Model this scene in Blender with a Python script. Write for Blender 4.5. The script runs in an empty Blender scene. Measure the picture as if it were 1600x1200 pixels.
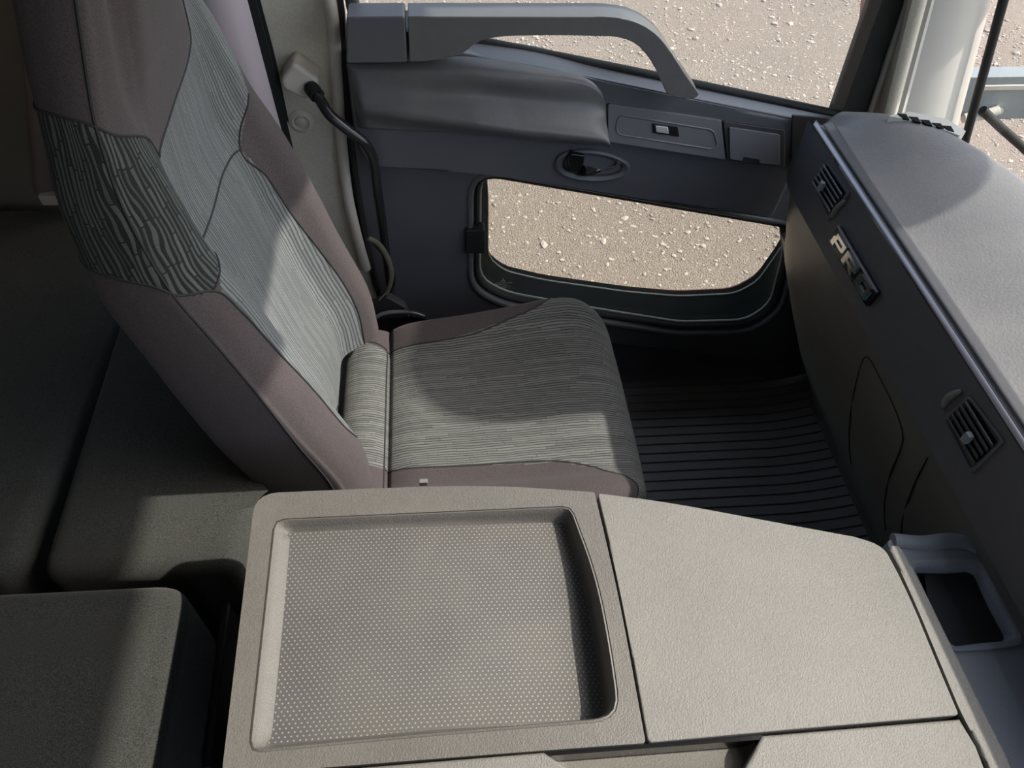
import bpy, bmesh, math, random
from mathutils import Vector, Matrix
random.seed(7)
# ------------------------------------------------------------------ camera, world, sun
FPX = 1150.0
HCAM = 1.6
def _n(v): return Vector(v).normalized()
_dy = _n((-160.0, -1380.0, FPX))
_by = -(-75.0 * -160.0 + FPX * FPX) / -1380.0
_dz = -_n((-75.0, _by, FPX))
_dx = _dy.cross(_dz)
RW = Matrix((_dx, _dy, _dz))            # camera (right, down, forward) -> world
CAM = Vector((0, 0, HCAM))
S = bpy.context.scene
cd = bpy.data.cameras.new('camera'); cam = bpy.data.objects.new('camera', cd)
S.collection.objects.link(cam); S.camera = cam
cd.sensor_width = 36; cd.lens = FPX / 1600 * 36; cd.clip_start = .01; cd.clip_end = 500
_r, _u, _b = RW @ Vector((1, 0, 0)), RW @ Vector((0, -1, 0)), RW @ Vector((0, 0, -1))
cam.matrix_world = Matrix(((_r.x, _u.x, _b.x, 0), (_r.y, _u.y, _b.y, 0), (_r.z, _u.z, _b.z, HCAM), (0, 0, 0, 1)))
W = bpy.data.worlds.new('sky'); S.world = W; W.use_nodes = True
_wn = W.node_tree
_sky = _wn.nodes.new('ShaderNodeTexSky'); _sky.sky_type = 'NISHITA'; _sky.sun_disc = False
_sky.sun_elevation = math.radians(47); _sky.sun_rotation = math.radians(90); _sky.dust_density = 3.0
_hs = _wn.nodes.new('ShaderNodeHueSaturation'); _hs.inputs['Saturation'].default_value = .72
_wn.links.new(_sky.outputs[0], _hs.inputs['Color'])
_wn.links.new(_hs.outputs[0], _wn.nodes['Background'].inputs[0])
_wn.nodes['Background'].inputs[1].default_value = .33
sd = bpy.data.lights.new('sun', 'SUN'); sun = bpy.data.objects.new('sun', sd); S.collection.objects.link(sun)
sd.energy = 4.3; sd.angle = math.radians(.9); sd.color = (1, .93, .83)
SUN_TO = Vector((math.cos(math.radians(47)), .015, math.sin(math.radians(47))))   # towards the sun
sun.rotation_euler = SUN_TO.to_track_quat('Z', 'Y').to_euler()
sun.location = (4, 0, 5)
S.view_settings.view_transform = 'Standard'; S.view_settings.look = 'None'
S.view_settings.gamma = 1; S.view_settings.use_curve_mapping = False
S.view_settings.exposure = 0.14
S.cycles.max_bounces = 12; S.cycles.diffuse_bounces = 6; S.cycles.transparent_max_bounces = 16
S.cycles.use_denoising = True

# ------------------------------------------------------------------ measuring helpers
def at(u, v, x=None, y=None, z=None):
    """the point of the photo pixel's sight line on a real plane x=, y= or z="""
    d = RW @ Vector((u - 800, v - 600, FPX))
    if x is not None: t = (x - CAM.x) / d.x
    elif y is not None: t = (y - CAM.y) / d.y
    else: t = (z - CAM.z) / d.z
    return CAM + t * d
def ats(pts, **k): return [at(u, v, **k) for u, v in pts]
def onplane(u, v, p0, n):
    d = RW @ Vector((u - 800, v - 600, FPX)); n = Vector(n)
    return CAM + d * ((Vector(p0) - CAM).dot(n) / d.dot(n))

# ------------------------------------------------------------------ materials
def mat(name, col, rough=.6, metal=0, noise=None, bump=None, spec=.5, coat=0, ns=60, sheen=0, blotch=None):
    """noise=(scale, amount, colour2) mixes a second real colour; bump=(scale, strength, dist)"""
    m = bpy.data.materials.new(name); m.use_nodes = True
    nt = m.node_tree; p = nt.nodes['Principled BSDF']; L = nt.links.new
    p.inputs['Base Color'].default_value = (*col, 1); p.inputs['Roughness'].default_value = rough
    p.inputs['Metallic'].default_value = metal; p.inputs['Specular IOR Level'].default_value = spec
    p.inputs['Coat Weight'].default_value = coat
    if sheen: p.inputs['Sheen Weight'].default_value = sheen
    tc = nt.nodes.new('ShaderNodeTexCoord')
    last = None
    for nz in ([noise] if noise else []) + (blotch or []):
        sc, amt, c2 = nz
        t = nt.nodes.new('ShaderNodeTexNoise'); t.inputs['Scale'].default_value = sc; t.inputs['Detail'].default_value = 6
        t.inputs['Roughness'].default_value = .65
        L(tc.outputs['Object'], t.inputs['Vector'])
        r = nt.nodes.new('ShaderNodeValToRGB'); r.color_ramp.elements[0].position = .38; r.color_ramp.elements[1].position = .66
        L(t.outputs['Fac'], r.inputs[0])
        ml = nt.nodes.new('ShaderNodeMath'); ml.operation = 'MULTIPLY'; ml.inputs[1].default_value = amt
        L(r.outputs[0], ml.inputs[0])
        mx = nt.nodes.new('ShaderNodeMix'); mx.data_type = 'RGBA'
        L(ml.outputs[0], mx.inputs[0])
        if last: L(last, mx.inputs[6])
        else: mx.inputs[6].default_value = (*col, 1)
        mx.inputs[7].default_value = (*c2, 1)
        last = mx.outputs[2]
    if last: L(last, p.inputs['Base Color'])
    if bump:
        t = nt.nodes.new('ShaderNodeTexNoise'); t.inputs['Scale'].default_value = bump[0]; t.inputs['Detail'].default_value = 3
        L(tc.outputs['Object'], t.inputs['Vector'])
        b = nt.nodes.new('ShaderNodeBump'); b.inputs['Strength'].default_value = bump[1]; b.inputs['Distance'].default_value = bump[2]
        L(t.outputs['Fac'], b.inputs['Height']); L(b.outputs[0], p.inputs['Normal'])
    return m

def stripe_mat(name, dark, light, row=.006, width=.035, warp=.004, duty=.6, depth=.001, wfreq=14, gap=.1, vary=.5):
    """woven fabric: broken wavy ribs running along UV.x; duty = share of the row that is raised light rib"""
    m = bpy.data.materials.new(name); m.use_nodes = True
    nt = m.node_tree; p = nt.nodes['Principled BSDF']; L = nt.links.new
    p.inputs['Roughness'].default_value = .9; p.inputs['Specular IOR Level'].default_value = .2
    p.inputs['Sheen Weight'].default_value = .1
    def mth(op, a, b=None, c=None):
        n = nt.nodes.new('ShaderNodeMath'); n.operation = op
        for k, q in enumerate((a, b, c)):
            if q is None: continue
            if isinstance(q, (int, float)): n.inputs[k].default_value = q
            else: L(q, n.inputs[k])
        return n.outputs[0]
    def rnd(x, y):
        c = nt.nodes.new('ShaderNodeCombineXYZ'); L(x, c.inputs[0])
        if y is not None: L(y, c.inputs[1])
        w = nt.nodes.new('ShaderNodeTexWhiteNoise'); L(c.outputs[0], w.inputs['Vector']); return w.outputs['Value']
    uv = nt.nodes.new('ShaderNodeUVMap'); sx = nt.nodes.new('ShaderNodeSeparateXYZ'); L(uv.outputs[0], sx.inputs[0])
    U, V = sx.outputs[0], sx.outputs[1]
    mp = nt.nodes.new('ShaderNodeMapping'); mp.inputs['Scale'].default_value = (wfreq * .7, wfreq * 1.6, 1); L(uv.outputs[0], mp.inputs[0])
    n = nt.nodes.new('ShaderNodeTexNoise'); n.inputs['Scale'].default_value = 1; n.inputs['Detail'].default_value = 2; L(mp.outputs[0], n.inputs['Vector'])
    V2 = mth('ADD', V, mth('MULTIPLY', mth('SUBTRACT', n.outputs['Fac'], .5), warp * 4))
    q = mth('DIVIDE', V2, row); ri = mth('FLOOR', q); fr = mth('FRACT', q)
    cu = mth('ADD', mth('DIVIDE', U, width), mth('MULTIPLY', rnd(ri, None), 17.0)); ci = mth('FLOOR', cu); cf = mth('FRACT', cu)
    rv = rnd(ri, ci)
    tri = mth('MULTIPLY', mth('ABSOLUTE', mth('SUBTRACT', fr, .5)), 2)            # 0 centre, 1 edge
    lim = mth('SUBTRACT', duty + .12, mth('MULTIPLY', rv, .24))
    mr = nt.nodes.new('ShaderNodeMapRange'); mr.interpolation_type = 'SMOOTHSTEP'; L(tri, mr.inputs[0])
    L(mth('SUBTRACT', lim, .12), mr.inputs[1]); L(mth('ADD', lim, .12), mr.inputs[2]); mr.inputs[3].default_value = 1; mr.inputs[4].default_value = 0
    brk = mth('GREATER_THAN', cf, gap)
    fac = mth('MULTIPLY', mth('MULTIPLY', mr.outputs[0], brk), mth('SUBTRACT', 1, mth('MULTIPLY', rv, vary)))
    tc = nt.nodes.new('ShaderNodeTexCoord')
    f = nt.nodes.new('ShaderNodeTexNoise'); f.inputs['Scale'].default_value = 800; L(tc.outputs['Object'], f.inputs['Vector'])
    mx0 = nt.nodes.new('ShaderNodeMix'); mx0.data_type = 'RGBA'; L(fac, mx0.inputs[0])
    mx0.inputs[6].default_value = (*dark, 1); mx0.inputs[7].default_value = (*light, 1)
    mx = nt.nodes.new('ShaderNodeMix'); mx.data_type = 'RGBA'; mx.blend_type = 'OVERLAY'; mx.inputs[0].default_value = .45
    L(mx0.outputs[2], mx.inputs[6]); L(f.outputs['Fac'], mx.inputs[7]); L(mx.outputs[2], p.inputs['Base Color'])
    bp = nt.nodes.new('ShaderNodeBump'); bp.inputs['Strength'].default_value = .7; bp.inputs['Distance'].default_value = depth
    L(mth('MULTIPLY', mr.outputs[0], brk), bp.inputs['Height']); L(bp.outputs[0], p.inputs['Normal'])
    return m

def dot_mat(name, base, dust, dot, pitch=.0064, rad=.2):
    m = mat(name, base, .7, noise=(9, .55, dust), blotch=[(2.5, .35, tuple(.75 * c for c in base))])
    nt = m.node_tree; p = nt.nodes['Principled BSDF']; L = nt.links.new
    tc = nt.nodes.new('ShaderNodeTexCoord'); outs = []
    for o in (0, .5):
        mp = nt.nodes.new('ShaderNodeMapping'); mp.inputs['Scale'].default_value = (1 / pitch, 1 / (pitch * 1.35), 0)
        mp.inputs['Location'].default_value = (o, o, 0)
        L(tc.outputs['Object'], mp.inputs[0])
        fr = nt.nodes.new('ShaderNodeVectorMath'); fr.operation = 'FRACTION'; L(mp.outputs[0], fr.inputs[0])
        sb = nt.nodes.new('ShaderNodeVectorMath'); sb.operation = 'SUBTRACT'; sb.inputs[1].default_value = (.5, .5, 0); L(fr.outputs[0], sb.inputs[0])
        sc = nt.nodes.new('ShaderNodeVectorMath'); sc.operation = 'MULTIPLY'; sc.inputs[1].default_value = (1, 1.35, 0); L(sb.outputs[0], sc.inputs[0])
        ln = nt.nodes.new('ShaderNodeVectorMath'); ln.operation = 'LENGTH'; L(sc.outputs[0], ln.inputs[0])
        lt = nt.nodes.new('ShaderNodeMath'); lt.operation = 'LESS_THAN'; lt.inputs[1].default_value = rad; L(ln.outputs['Value'], lt.inputs[0])
        outs.append(lt.outputs[0])
    mxm = nt.nodes.new('ShaderNodeMath'); mxm.operation = 'MAXIMUM'; L(outs[0], mxm.inputs[0]); L(outs[1], mxm.inputs[1])
    prev = p.inputs['Base Color'].links[0].from_socket
    mx = nt.nodes.new('ShaderNodeMix'); mx.data_type = 'RGBA'
    L(mxm.outputs[0], mx.inputs[0]); L(prev, mx.inputs[6]); mx.inputs[7].default_value = (*dot, 1)
    L(mx.outputs[2], p.inputs['Base Color'])
    bp = nt.nodes.new('ShaderNodeBump'); bp.inputs['Strength'].default_value = .6; bp.inputs['Distance'].default_value = .0006
    L(mxm.outputs[0], bp.inputs['Height']); L(bp.outputs[0], p.inputs['Normal'])
    return m

def glass_mat(name, tint=(1, 1, 1), refl=.06):
    m = bpy.data.materials.new(name); m.use_nodes = True; nt = m.node_tree; L = nt.links.new
    nt.nodes.remove(nt.nodes['Principled BSDF']); out = nt.nodes['Material Output']
    t = nt.nodes.new('ShaderNodeBsdfTransparent'); t.inputs[0].default_value = (*tint, 1)
    g = nt.nodes.new('ShaderNodeBsdfGlossy'); g.inputs['Roughness'].default_value = .02
    x = nt.nodes.new('ShaderNodeMixShader'); x.inputs[0].default_value = refl
    L(t.outputs[0], x.inputs[1]); L(g.outputs[0], x.inputs[2]); L(x.outputs[0], out.inputs[0])
    return m

def ground_mat():
    m = mat('gravel_ground', (.40, .305, .24), .95, noise=(1.3, .75, (.30, .26, .21)), blotch=[(22, .5, (.48, .385, .31)), (60, .6, (.17, .14, .115)), (130, .55, (.56, .48, .41)), (200, .4, (.12, .10, .085))], bump=(110, .9, .025))
    return m

M = {}
M['plain'] = mat('plain_seat_fabric', (.062, .052, .056), .92, spec=.2, noise=(700, .8, (.125, .104, .104)), bump=(900, .3, .001), sheen=.12)
M['stripe'] = stripe_mat('ribbed_seat_fabric', (.070, .073, .073), (.205, .208, .198), row=.0054, width=.11, warp=.0022, duty=.6, gap=.008, vary=.3, wfreq=22)
M['stripe_back'] = stripe_mat('ribbed_back_fabric', (.088, .096, .10), (.205, .22, .222), row=.0054, width=.12, warp=.0018, duty=.6, depth=.0007, gap=.006, vary=.35, wfreq=22)
M['stripe_big'] = stripe_mat('bold_ribbed_fabric', (.022, .025, .025), (.115, .128, .12), row=.0074, width=.06, warp=.0075, duty=.48, wfreq=13, gap=.03, vary=.5)
M['seam'] = mat('seam_thread', (.03, .028, .03), .8)
M['cover'] = mat('dusty_grained_plastic', (.185, .177, .162), .55, spec=.5, noise=(5, .5, (.225, .215, .19)), blotch=[(16, .35, (.15, .145, .137)), (500, .4, (.29, .275, .245))], bump=(560, .6, .0012))
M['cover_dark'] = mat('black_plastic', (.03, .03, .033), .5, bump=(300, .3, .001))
M['cover_worn'] = mat('worn_grained_plastic', (.125, .117, .105), .5, spec=.5, noise=(4, .55, (.185, .176, .158)), blotch=[(14, .4, (.105, .098, .09)), (500, .35, (.215, .20, .18))], bump=(560, .6, .0012))
M['traymat'] = dot_mat('dotted_rubber', (.10, .094, .092), (.15, .142, .125), (.31, .29, .26), rad=.15)
M['dash'] = mat('dashboard_grained_plastic', (.165, .163, .17), .5, noise=(5, .55, (.26, .25, .235)), blotch=[(14, .35, (.14, .145, .155)), (380, .35, (.27, .265, .25))], bump=(260, .5, .0012))
M['console'] = mat('blue_grey_console_plastic', (.26, .275, .30), .45, noise=(8, .4, (.31, .32, .34)), bump=(300, .5, .001))
M['fascia'] = mat('dark_fascia_plastic', (.088, .088, .096), .42, noise=(12, .3, (.11, .107, .106)), blotch=[(38, .12, (.02, .018, .016))], bump=(350, .3, .0008))
M['lowdash'] = mat('lower_dash_plastic', (.17, .162, .148), .40, noise=(7, .5, (.22, .21, .185)), bump=(300, .3, .0008))
M['silver'] = mat('satin_silver', (.46, .44, .49), .36, metal=.7)
M['chrome'] = mat('chrome', (.82, .80, .76), .12, metal=1)
M['teal'] = mat('teal_paint', (.05, .42, .50), .3)
M['doorp'] = mat('door_plastic', (.10, .104, .118), .42, noise=(8, .35, (.12, .123, .134)), bump=(380, .35, .0008))
M['doorpad'] = mat('armrest_vinyl', (.11, .112, .12), .36, noise=(7, .5, (.17, .17, .165)), bump=(500, .4, .0008))
M['switchp'] = mat('switch_panel_plastic', (.125, .129, .142), .42, bump=(400, .3, .0006))
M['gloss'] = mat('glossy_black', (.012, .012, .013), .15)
M['satin'] = mat('satin_black', (.035, .037, .042), .28)
M['rubber'] = mat('black_rubber', (.014, .016, .016), .6, noise=(30, .4, (.028, .03, .028)), spec=.3)
M['rubber_light'] = mat('dusty_rubber_edge', (.27, .28, .265), .45, noise=(20, .4, (.36, .36, .33)))
M['mat'] = mat('rubber_floor_mat', (.24, .235, .24), .5, noise=(9, .5, (.30, .292, .29)), bump=(500, .2, .0006))
M['cream'] = mat('cream_felt_trim', (.80, .75, .62), .95, spec=.1, noise=(260, .6, (.56, .545, .48)), blotch=[(5, .4, (.68, .66, .58))], bump=(500, .4, .001))
M['wallfelt'] = mat('brownish_wall_felt', (.27, .235, .195), .95, spec=.1, noise=(7, .4, (.21, .18, .15)), bump=(300, .3, .001))
M['creamp'] = mat('cream_plastic', (.70, .66, .58), .45, noise=(14, .2, (.62, .58, .51)))
M['pillar'] = mat('pillar_grey_plastic', (.55, .54, .50), .5, noise=(5, .2, (.50, .49, .455)))
M['roof'] = mat('roof_lining', (.20, .195, .18), .95)
M['bunk'] = mat('bunk_velour', (.022, .027, .028), .95, spec=.15, noise=(750, .75, (.135, .132, .115)), blotch=[(9, .3, (.05, .049, .041))], bump=(500, .5, .0015), sheen=.15)
M['tube'] = mat('black_steel_tube', (.018, .019, .022), .22)
M['belt'] = mat('seat_belt_webbing', (.015, .016, .019), .75, bump=(700, .4, .0005))
M['strap'] = mat('olive_strap', (.09, .085, .06), .7)
M['lilac'] = mat('lilac_curtain', (.36, .32, .37), .85, bump=(300, .15, .001))
M['rosy'] = mat('rosy_brown_curtain', (.30, .235, .22), .9, noise=(10, .4, (.24, .19, .18)))
M['glass'] = glass_mat('window_glass', (.93, .95, .94), .05)
M['glass_kerb'] = glass_mat('tinted_kerb_glass', (.82, .83, .80), .02)
M['red'] = mat('red_brown_paint', (.30, .12, .09), .5)
M['reveal'] = mat('dark_reveal_rubber', (.012, .014, .013), .9, spec=.08, noise=(18, .3, (.022, .025, .023)))
M['steel'] = mat('grey_painted_steel', (.22, .25, .26), .4, noise=(20, .3, (.35, .35, .32)))
M['alu'] = mat('bright_aluminium', (.6, .6, .58), .35, metal=.8)
M['white'] = mat('white_print', (.6, .62, .6), .6)
M['ground'] = ground_mat()
M['stoneA'] = mat('pale_stone', (.52, .44, .37), .9, noise=(4, .8, (.38, .33, .29)), blotch=[(30, .3, (.66, .6, .54))])

# ------------------------------------------------------------------ mesh helpers
def link(o, parent=None):
    S.collection.objects.link(o)
    if parent is not None: o.parent = parent
    return o
def meta(o, label=None, cat=None, group=None, kind=None):
    if label: o['label'] = label
    if cat: o['category'] = cat
    if group: o['group'] = group
    if kind: o['kind'] = kind
    return o
def root(name, loc, label, cat, group=None):
    o = bpy.data.objects.new(name, None); o.empty_display_size = .05; o.location = loc
    link(o); meta(o, label, cat, group); return o
def obj(name, verts, faces, m, parent=None, smooth=True, sharp=40, uvs=None, wn=False):
    me = bpy.data.meshes.new(name); me.from_pydata([tuple(v) for v in verts], [], faces)
    return _fin(name, me, m, parent, smooth, sharp, uvs, wn)
def _fin(name, me, m, parent, smooth=True, sharp=40, uvs=None, wn=False):
    for mm in (m if isinstance(m, (list, tuple)) else [m]): me.materials.append(mm)
    if uvs is not None:
        ul = me.uv_layers.new(name='UVMap')
        for l in me.loops: ul.data[l.index].uv = uvs[l.vertex_index]
    me.polygons.foreach_set('use_smooth', [smooth] * len(me.polygons)); me.update()
    if smooth and sharp: me.set_sharp_from_angle(angle=math.radians(sharp))
    o = bpy.data.objects.new(name, me); link(o)
    if parent is not None:
        o.parent = parent; o.matrix_parent_inverse = _wm(parent).inverted()
    if wn:
        w = o.modifiers.new('wn', 'WEIGHTED_NORMAL'); w.keep_sharp = True; w.weight = 90
    return o
def _wm(p):
    return p.matrix_basis.copy() if p.parent is None else _wm(p.parent) @ p.matrix_parent_inverse @ p.matrix_basis
def bmobj(name, bm, m, parent=None, sharp=40, wn=True, smooth=True):
    bmesh.ops.recalc_face_normals(bm, faces=bm.faces[:])
    me = bpy.data.meshes.new(name); bm.to_mesh(me); bm.free()
    return _fin(name, me, m, parent, smooth, sharp, None, wn)
def cr(p0, p1, p2, p3, t):
    return .5 * ((2 * p1) + (p2 - p0) * t + (2 * p0 - 5 * p1 + 4 * p2 - p3) * t * t + (3 * p1 - p0 - 3 * p2 + p3) * t ** 3)
def spline(P, n, closed=False):
    """n points evenly in parameter along a Catmull-Rom curve through P (Vectors or floats)"""
    k = len(P); out = []
    segs = k if closed else k - 1
    cnt = n if closed else n - 1
    for i in range(n):
        f = i * segs / cnt; j = min(int(f), segs - 1); t = f - j
        if closed: a = [P[(j + q) % k] for q in (-1, 0, 1, 2)]
        else:
            g = lambda q: P[q] if 0 <= q < k else (2 * P[0] - P[1] if q < 0 else 2 * P[-1] - P[-2])
            a = [g(j - 1), g(j), g(j + 1), g(j + 2)]
        out.append(cr(*a, t))
    return out
def lerp_table(T, x):
    if x <= T[0][0]: return T[0][1]
    for (a, va), (b, vb) in zip(T, T[1:]):
        if x <= b:
            t = (x - a) / (b - a); t = t * t * (3 - 2 * t) * .35 + t * .65
            return va + (vb - va) * t
    return T[-1][1]
def rounded(pts, r, seg=5, closed=True):
    """round the corners of a 3-D polygon; r a number or one per corner"""
    pts = [Vector(p) for p in pts]; n = len(pts); out = []
    rr = r if isinstance(r, (list, tuple)) else [r] * n
    for i in range(n):
        p = pts[i]; a = pts[i - 1]; b = pts[(i + 1) % n]
        if rr[i] <= 0 or (not closed and i in (0, n - 1)): out.append(p); continue
        da, db = (a - p), (b - p)
        q = min(rr[i], da.length * .48, db.length * .48)
        A, B = p + da.normalized() * q, p + db.normalized() * q
        for s in range(seg + 1):
            t = s / seg
            out.append(A * (1 - t) ** 2 + p * 2 * t * (1 - t) + B * t * t)
    return out
def resample(pts, n):
    """n points evenly by length along a closed loop"""
    pts = [Vector(p) for p in pts]; k = len(pts); L = [0]
    for i in range(k): L.append(L[-1] + (pts[(i + 1) % k] - pts[i]).length)
    out = []; j = 0
    for i in range(n):
        d = L[-1] * i / n
        while L[j + 1] < d: j += 1
        t = (d - L[j]) / max(1e-9, L[j + 1] - L[j]); out.append(pts[j].lerp(pts[(j + 1) % k], t))
    return out
def slab(name, outline, direction, depth, m, parent=None, bevel=.004, seg=3, holes=(), sharp=50):
    """solid plate: front face = outline, extruded along direction by depth; front rim bevelled"""
    bm = bmesh.new(); d = Vector(direction).normalized() * depth; edges = []
    for loop in [outline] + list(holes):
        vs = [bm.verts.new(p) for p in loop]
        edges += [bm.edges.new((vs[i], vs[(i + 1) % len(vs)])) for i in range(len(vs))]
    if holes:
        bmesh.ops.triangle_fill(bm, use_beauty=True, use_dissolve=False, edges=edges)
    else: bm.faces.new([e.verts[0] for e in edges] if False else vs)
    front = bm.faces[:]
    bmesh.ops.recalc_face_normals(bm, faces=front)
    rim = [e for e in bm.edges if len(e.link_faces) == 1]
    rimset = [(e.verts[0].co.copy(), e.verts[1].co.copy()) for e in rim]
    g = bmesh.ops.extrude_face_region(bm, geom=front)
    nv = [v for v in g['geom'] if isinstance(v, bmesh.types.BMVert)]
    # extruded copy becomes the back
    for v in nv: v.co += d
    if holes == () or True:
        bm.verts.ensure_lookup_table()
    if bevel > 0:
        key = {}
        for a, b in rimset:
            key[(round(a.x, 6), round(a.y, 6), round(a.z, 6), round(b.x, 6), round(b.y, 6), round(b.z, 6))] = 1
            key[(round(b.x, 6), round(b.y, 6), round(b.z, 6), round(a.x, 6), round(a.y, 6), round(a.z, 6))] = 1
        es = []
        for e in bm.edges:
            a, b = e.verts[0].co, e.verts[1].co
            if (round(a.x, 6), round(a.y, 6), round(a.z, 6), round(b.x, 6), round(b.y, 6), round(b.z, 6)) in key: es.append(e)
        bmesh.ops.bevel(bm, geom=es, offset=bevel, segments=seg, profile=.6, affect='EDGES', clamp_overlap=True)
    return bmobj(name, bm, m, parent, sharp=sharp)
def rings(name, R, m, parent=None, cap0=False, cap1=False, closed=True, smooth=True, sharp=40, uv=None):
    """surface through a list of equal-length loops"""
    n = len(R[0]); vs = [p for r in R for p in r]; fs = []
    for i in range(len(R) - 1):
        for j in range(n if closed else n - 1):
            k = (j + 1) % n
            fs.append((i * n + j, i * n + k, (i + 1) * n + k, (i + 1) * n + j))
    if cap0: fs.append(tuple(reversed(range(n))))
    if cap1: fs.append(tuple((len(R) - 1) * n + j for j in range(n)))
    bm = bmesh.new(); bv = [bm.verts.new(v) for v in vs]
    for f in fs:
        try: bm.faces.new([bv[i] for i in f])
        except ValueError: pass
    bmesh.ops.remove_doubles(bm, verts=bm.verts[:], dist=1e-6)
    return bmobj(name, bm, m, parent, sharp=sharp, wn=False, smooth=smooth)
def tube_rings(P, rad, nseg=14, up=Vector((0, 0, 1)), asp=1.0, closed=False):
    R = []; n = len(P)
    prev = None
    for i, p in enumerate(P):
        t = (P[(i + 1) % n] - P[i - 1]) if closed else (P[min(i + 1, n - 1)] - P[max(i - 1, 0)])
        t.normalize()
        if prev is None: prev = up
        s = t.cross(prev)
        if s.length < 1e-4: s = t.cross(Vector((1, 0, 0)))
        s.normalize(); w = s.cross(t).normalized(); prev = w
        r = rad(i / (n - 1)) if callable(rad) else rad
        R.append([p + (s * math.cos(a) * asp + w * math.sin(a)) * r for a in [2 * math.pi * k / nseg for k in range(nseg)]])
    return R
def tube(name, P, rad, m, parent=None, nseg=14, n=None, up=Vector((0, 0, 1)), asp=1.0, closed=False):
    P = [Vector(p) for p in P]
    if n: P = spline(P, n, closed)
    R = tube_rings(P, rad, nseg, up, asp, closed)
    if closed: R.append(R[0])
    return rings(name, R, m, parent, cap0=not closed, cap1=not closed)
def box_bm(bm, c, s, mx=None):
    g = bmesh.ops.create_cube(bm, size=1)
    for v in g['verts']:
        v.co = Vector((v.co.x * s[0], v.co.y * s[1], v.co.z * s[2]))
        if mx: v.co = mx @ v.co
        v.co += Vector(c)
    return g['verts']
def box(name, lo, hi, m, parent=None, bevel=0, seg=2, mx=None):
    bm = bmesh.new(); lo, hi = Vector(lo), Vector(hi)
    box_bm(bm, (lo + hi) / 2, hi - lo, mx)
    if bevel: bmesh.ops.bevel(bm, geom=bm.edges[:], offset=bevel, segments=seg, profile=.6, affect='EDGES')
    return bmobj(name, bm, m, parent)
def surf(name, fn, nu, nv, m, parent=None, uv=None, thick=0, sharp=60):
    vs, uvs, fs = [], [], []
    for i in range(nu + 1):
        for j in range(nv + 1):
            a, b = i / nu, j / nv
            vs.append(fn(a, b)); uvs.append(uv(a, b) if uv else (a, b))
    for i in range(nu):
        for j in range(nv):
            q = i * (nv + 1) + j; fs.append((q, q + nv + 1, q + nv + 2, q + 1))
    o = obj(name, vs, fs, m, parent, uvs=uvs, sharp=sharp)
    if thick:
        s = o.modifiers.new('solid', 'SOLIDIFY'); s.thickness = thick; s.offset = -1
    return o
def inpoly(x, y, P):
    c = False; n = len(P); j = n - 1
    for i in range(n):
        if (P[i][1] > y) != (P[j][1] > y) and x < (P[j][0] - P[i][0]) * (y - P[i][1]) / (P[j][1] - P[i][1]) + P[i][0]: c = not c
        j = i
    return c
def zoned(name_fn, fn, nu, nv, uvf, zones, base, parent, label=None):
    """one curved surface cut along zone polygons in its own parameters; each zone is a mesh of its own.
    zones: list of (name, polygon, material, lift)"""
    V = {}; UVS = {}
    for i in range(nu + 1):
        for j in range(nv + 1):
            V[i, j] = fn(i / nu, j / nv); UVS[i, j] = uvf(i / nu, j / nv)
    buckets = {k: [] for k in range(-1, len(zones))}
    for i in range(nu):
        for j in range(nv):
            a, b = (i + .5) / nu, (j + .5) / nv; w = -1
            for k, z in enumerate(zones):
                if inpoly(a, b, z[1]): w = k; break
            buckets[w].append((i, j))
    outs = {}
    for k, cells in buckets.items():
        if not cells: continue
        nm, m = (base if k < 0 else (zones[k][0], zones[k][2]))
        idx = {}; vs = []; uvs = []; fs = []
        def gi(q):
            if q not in idx: idx[q] = len(vs); vs.append(V[q]); uvs.append(UVS[q])
            return idx[q]
        for i, j in cells: fs.append((gi((i, j)), gi((i + 1, j)), gi((i + 1, j + 1)), gi((i, j + 1))))
        outs[nm] = obj(nm, vs, fs, m, parent, uvs=uvs, sharp=70)
    return outs

# ================================================================== SETTING
YD, YU = 1.30, 1.24        # door inner skin, raised upper door body
# ground far below the cab
def gz(x, y):
    return -1.1 + .02 * math.sin(x * 1.7 + y) + .015 * math.sin(y * 2.3 - x * .6)
g = surf('ground', lambda a, b: Vector((-14 + 34 * a, -10 + 34 * b, gz(-14 + 34 * a, -10 + 34 * b))), 60, 60, M['ground'])
meta(g, 'pale pinkish gravel yard outside the truck', None, None, 'structure')
def stones():
    bm = bmesh.new(); bmesh.ops.create_icosphere(bm, subdivisions=1, radius=1)
    bv = [v.co.copy() for v in bm.verts]; bf = [tuple(v.index for v in f.verts) for f in bm.faces]; bm.free()
    vs, fs = [], []
    def scat(n, x0, x1, y0, y1, smin, smax, p):
        for _ in range(n):
            x, y = random.uniform(x0, x1), random.uniform(y0, y1)
            s = smin + (smax - smin) * random.random() ** p
            a = random.uniform(0, 6.28); ca, sa = math.cos(a), math.sin(a)
            sx, sy, sz = s * random.uniform(.7, 1.4), s * random.uniform(.6, 1.1), s * random.uniform(.35, .7)
            b = len(vs)
            for v in bv:
                k = random.uniform(.75, 1.2)
                X, Y = v.x * sx * k, v.y * sy * k
                vs.append((x + X * ca - Y * sa, y + X * sa + Y * ca, gz(x, y) + sz * .25 + v.z * sz * k))
            for f in bf: fs.append(tuple(i + b for i in f))
    scat(13000, -.8, 5.2, 2.8, 8.0, .004, .016, 2.5)
    scat(600, -.8, 5.2, 2.8, 8.0, .012, .034, 2.8)
    scat(5000, 2.0, 8.5, 1.2, 8.0, .005, .02, 2.4)
    o = obj('gravel', vs, fs, M['stoneA'], smooth=False)
    meta(o, 'loose pale stones scattered over the dirt yard outside', 'gravel', None, 'stuff')
stones()

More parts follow.
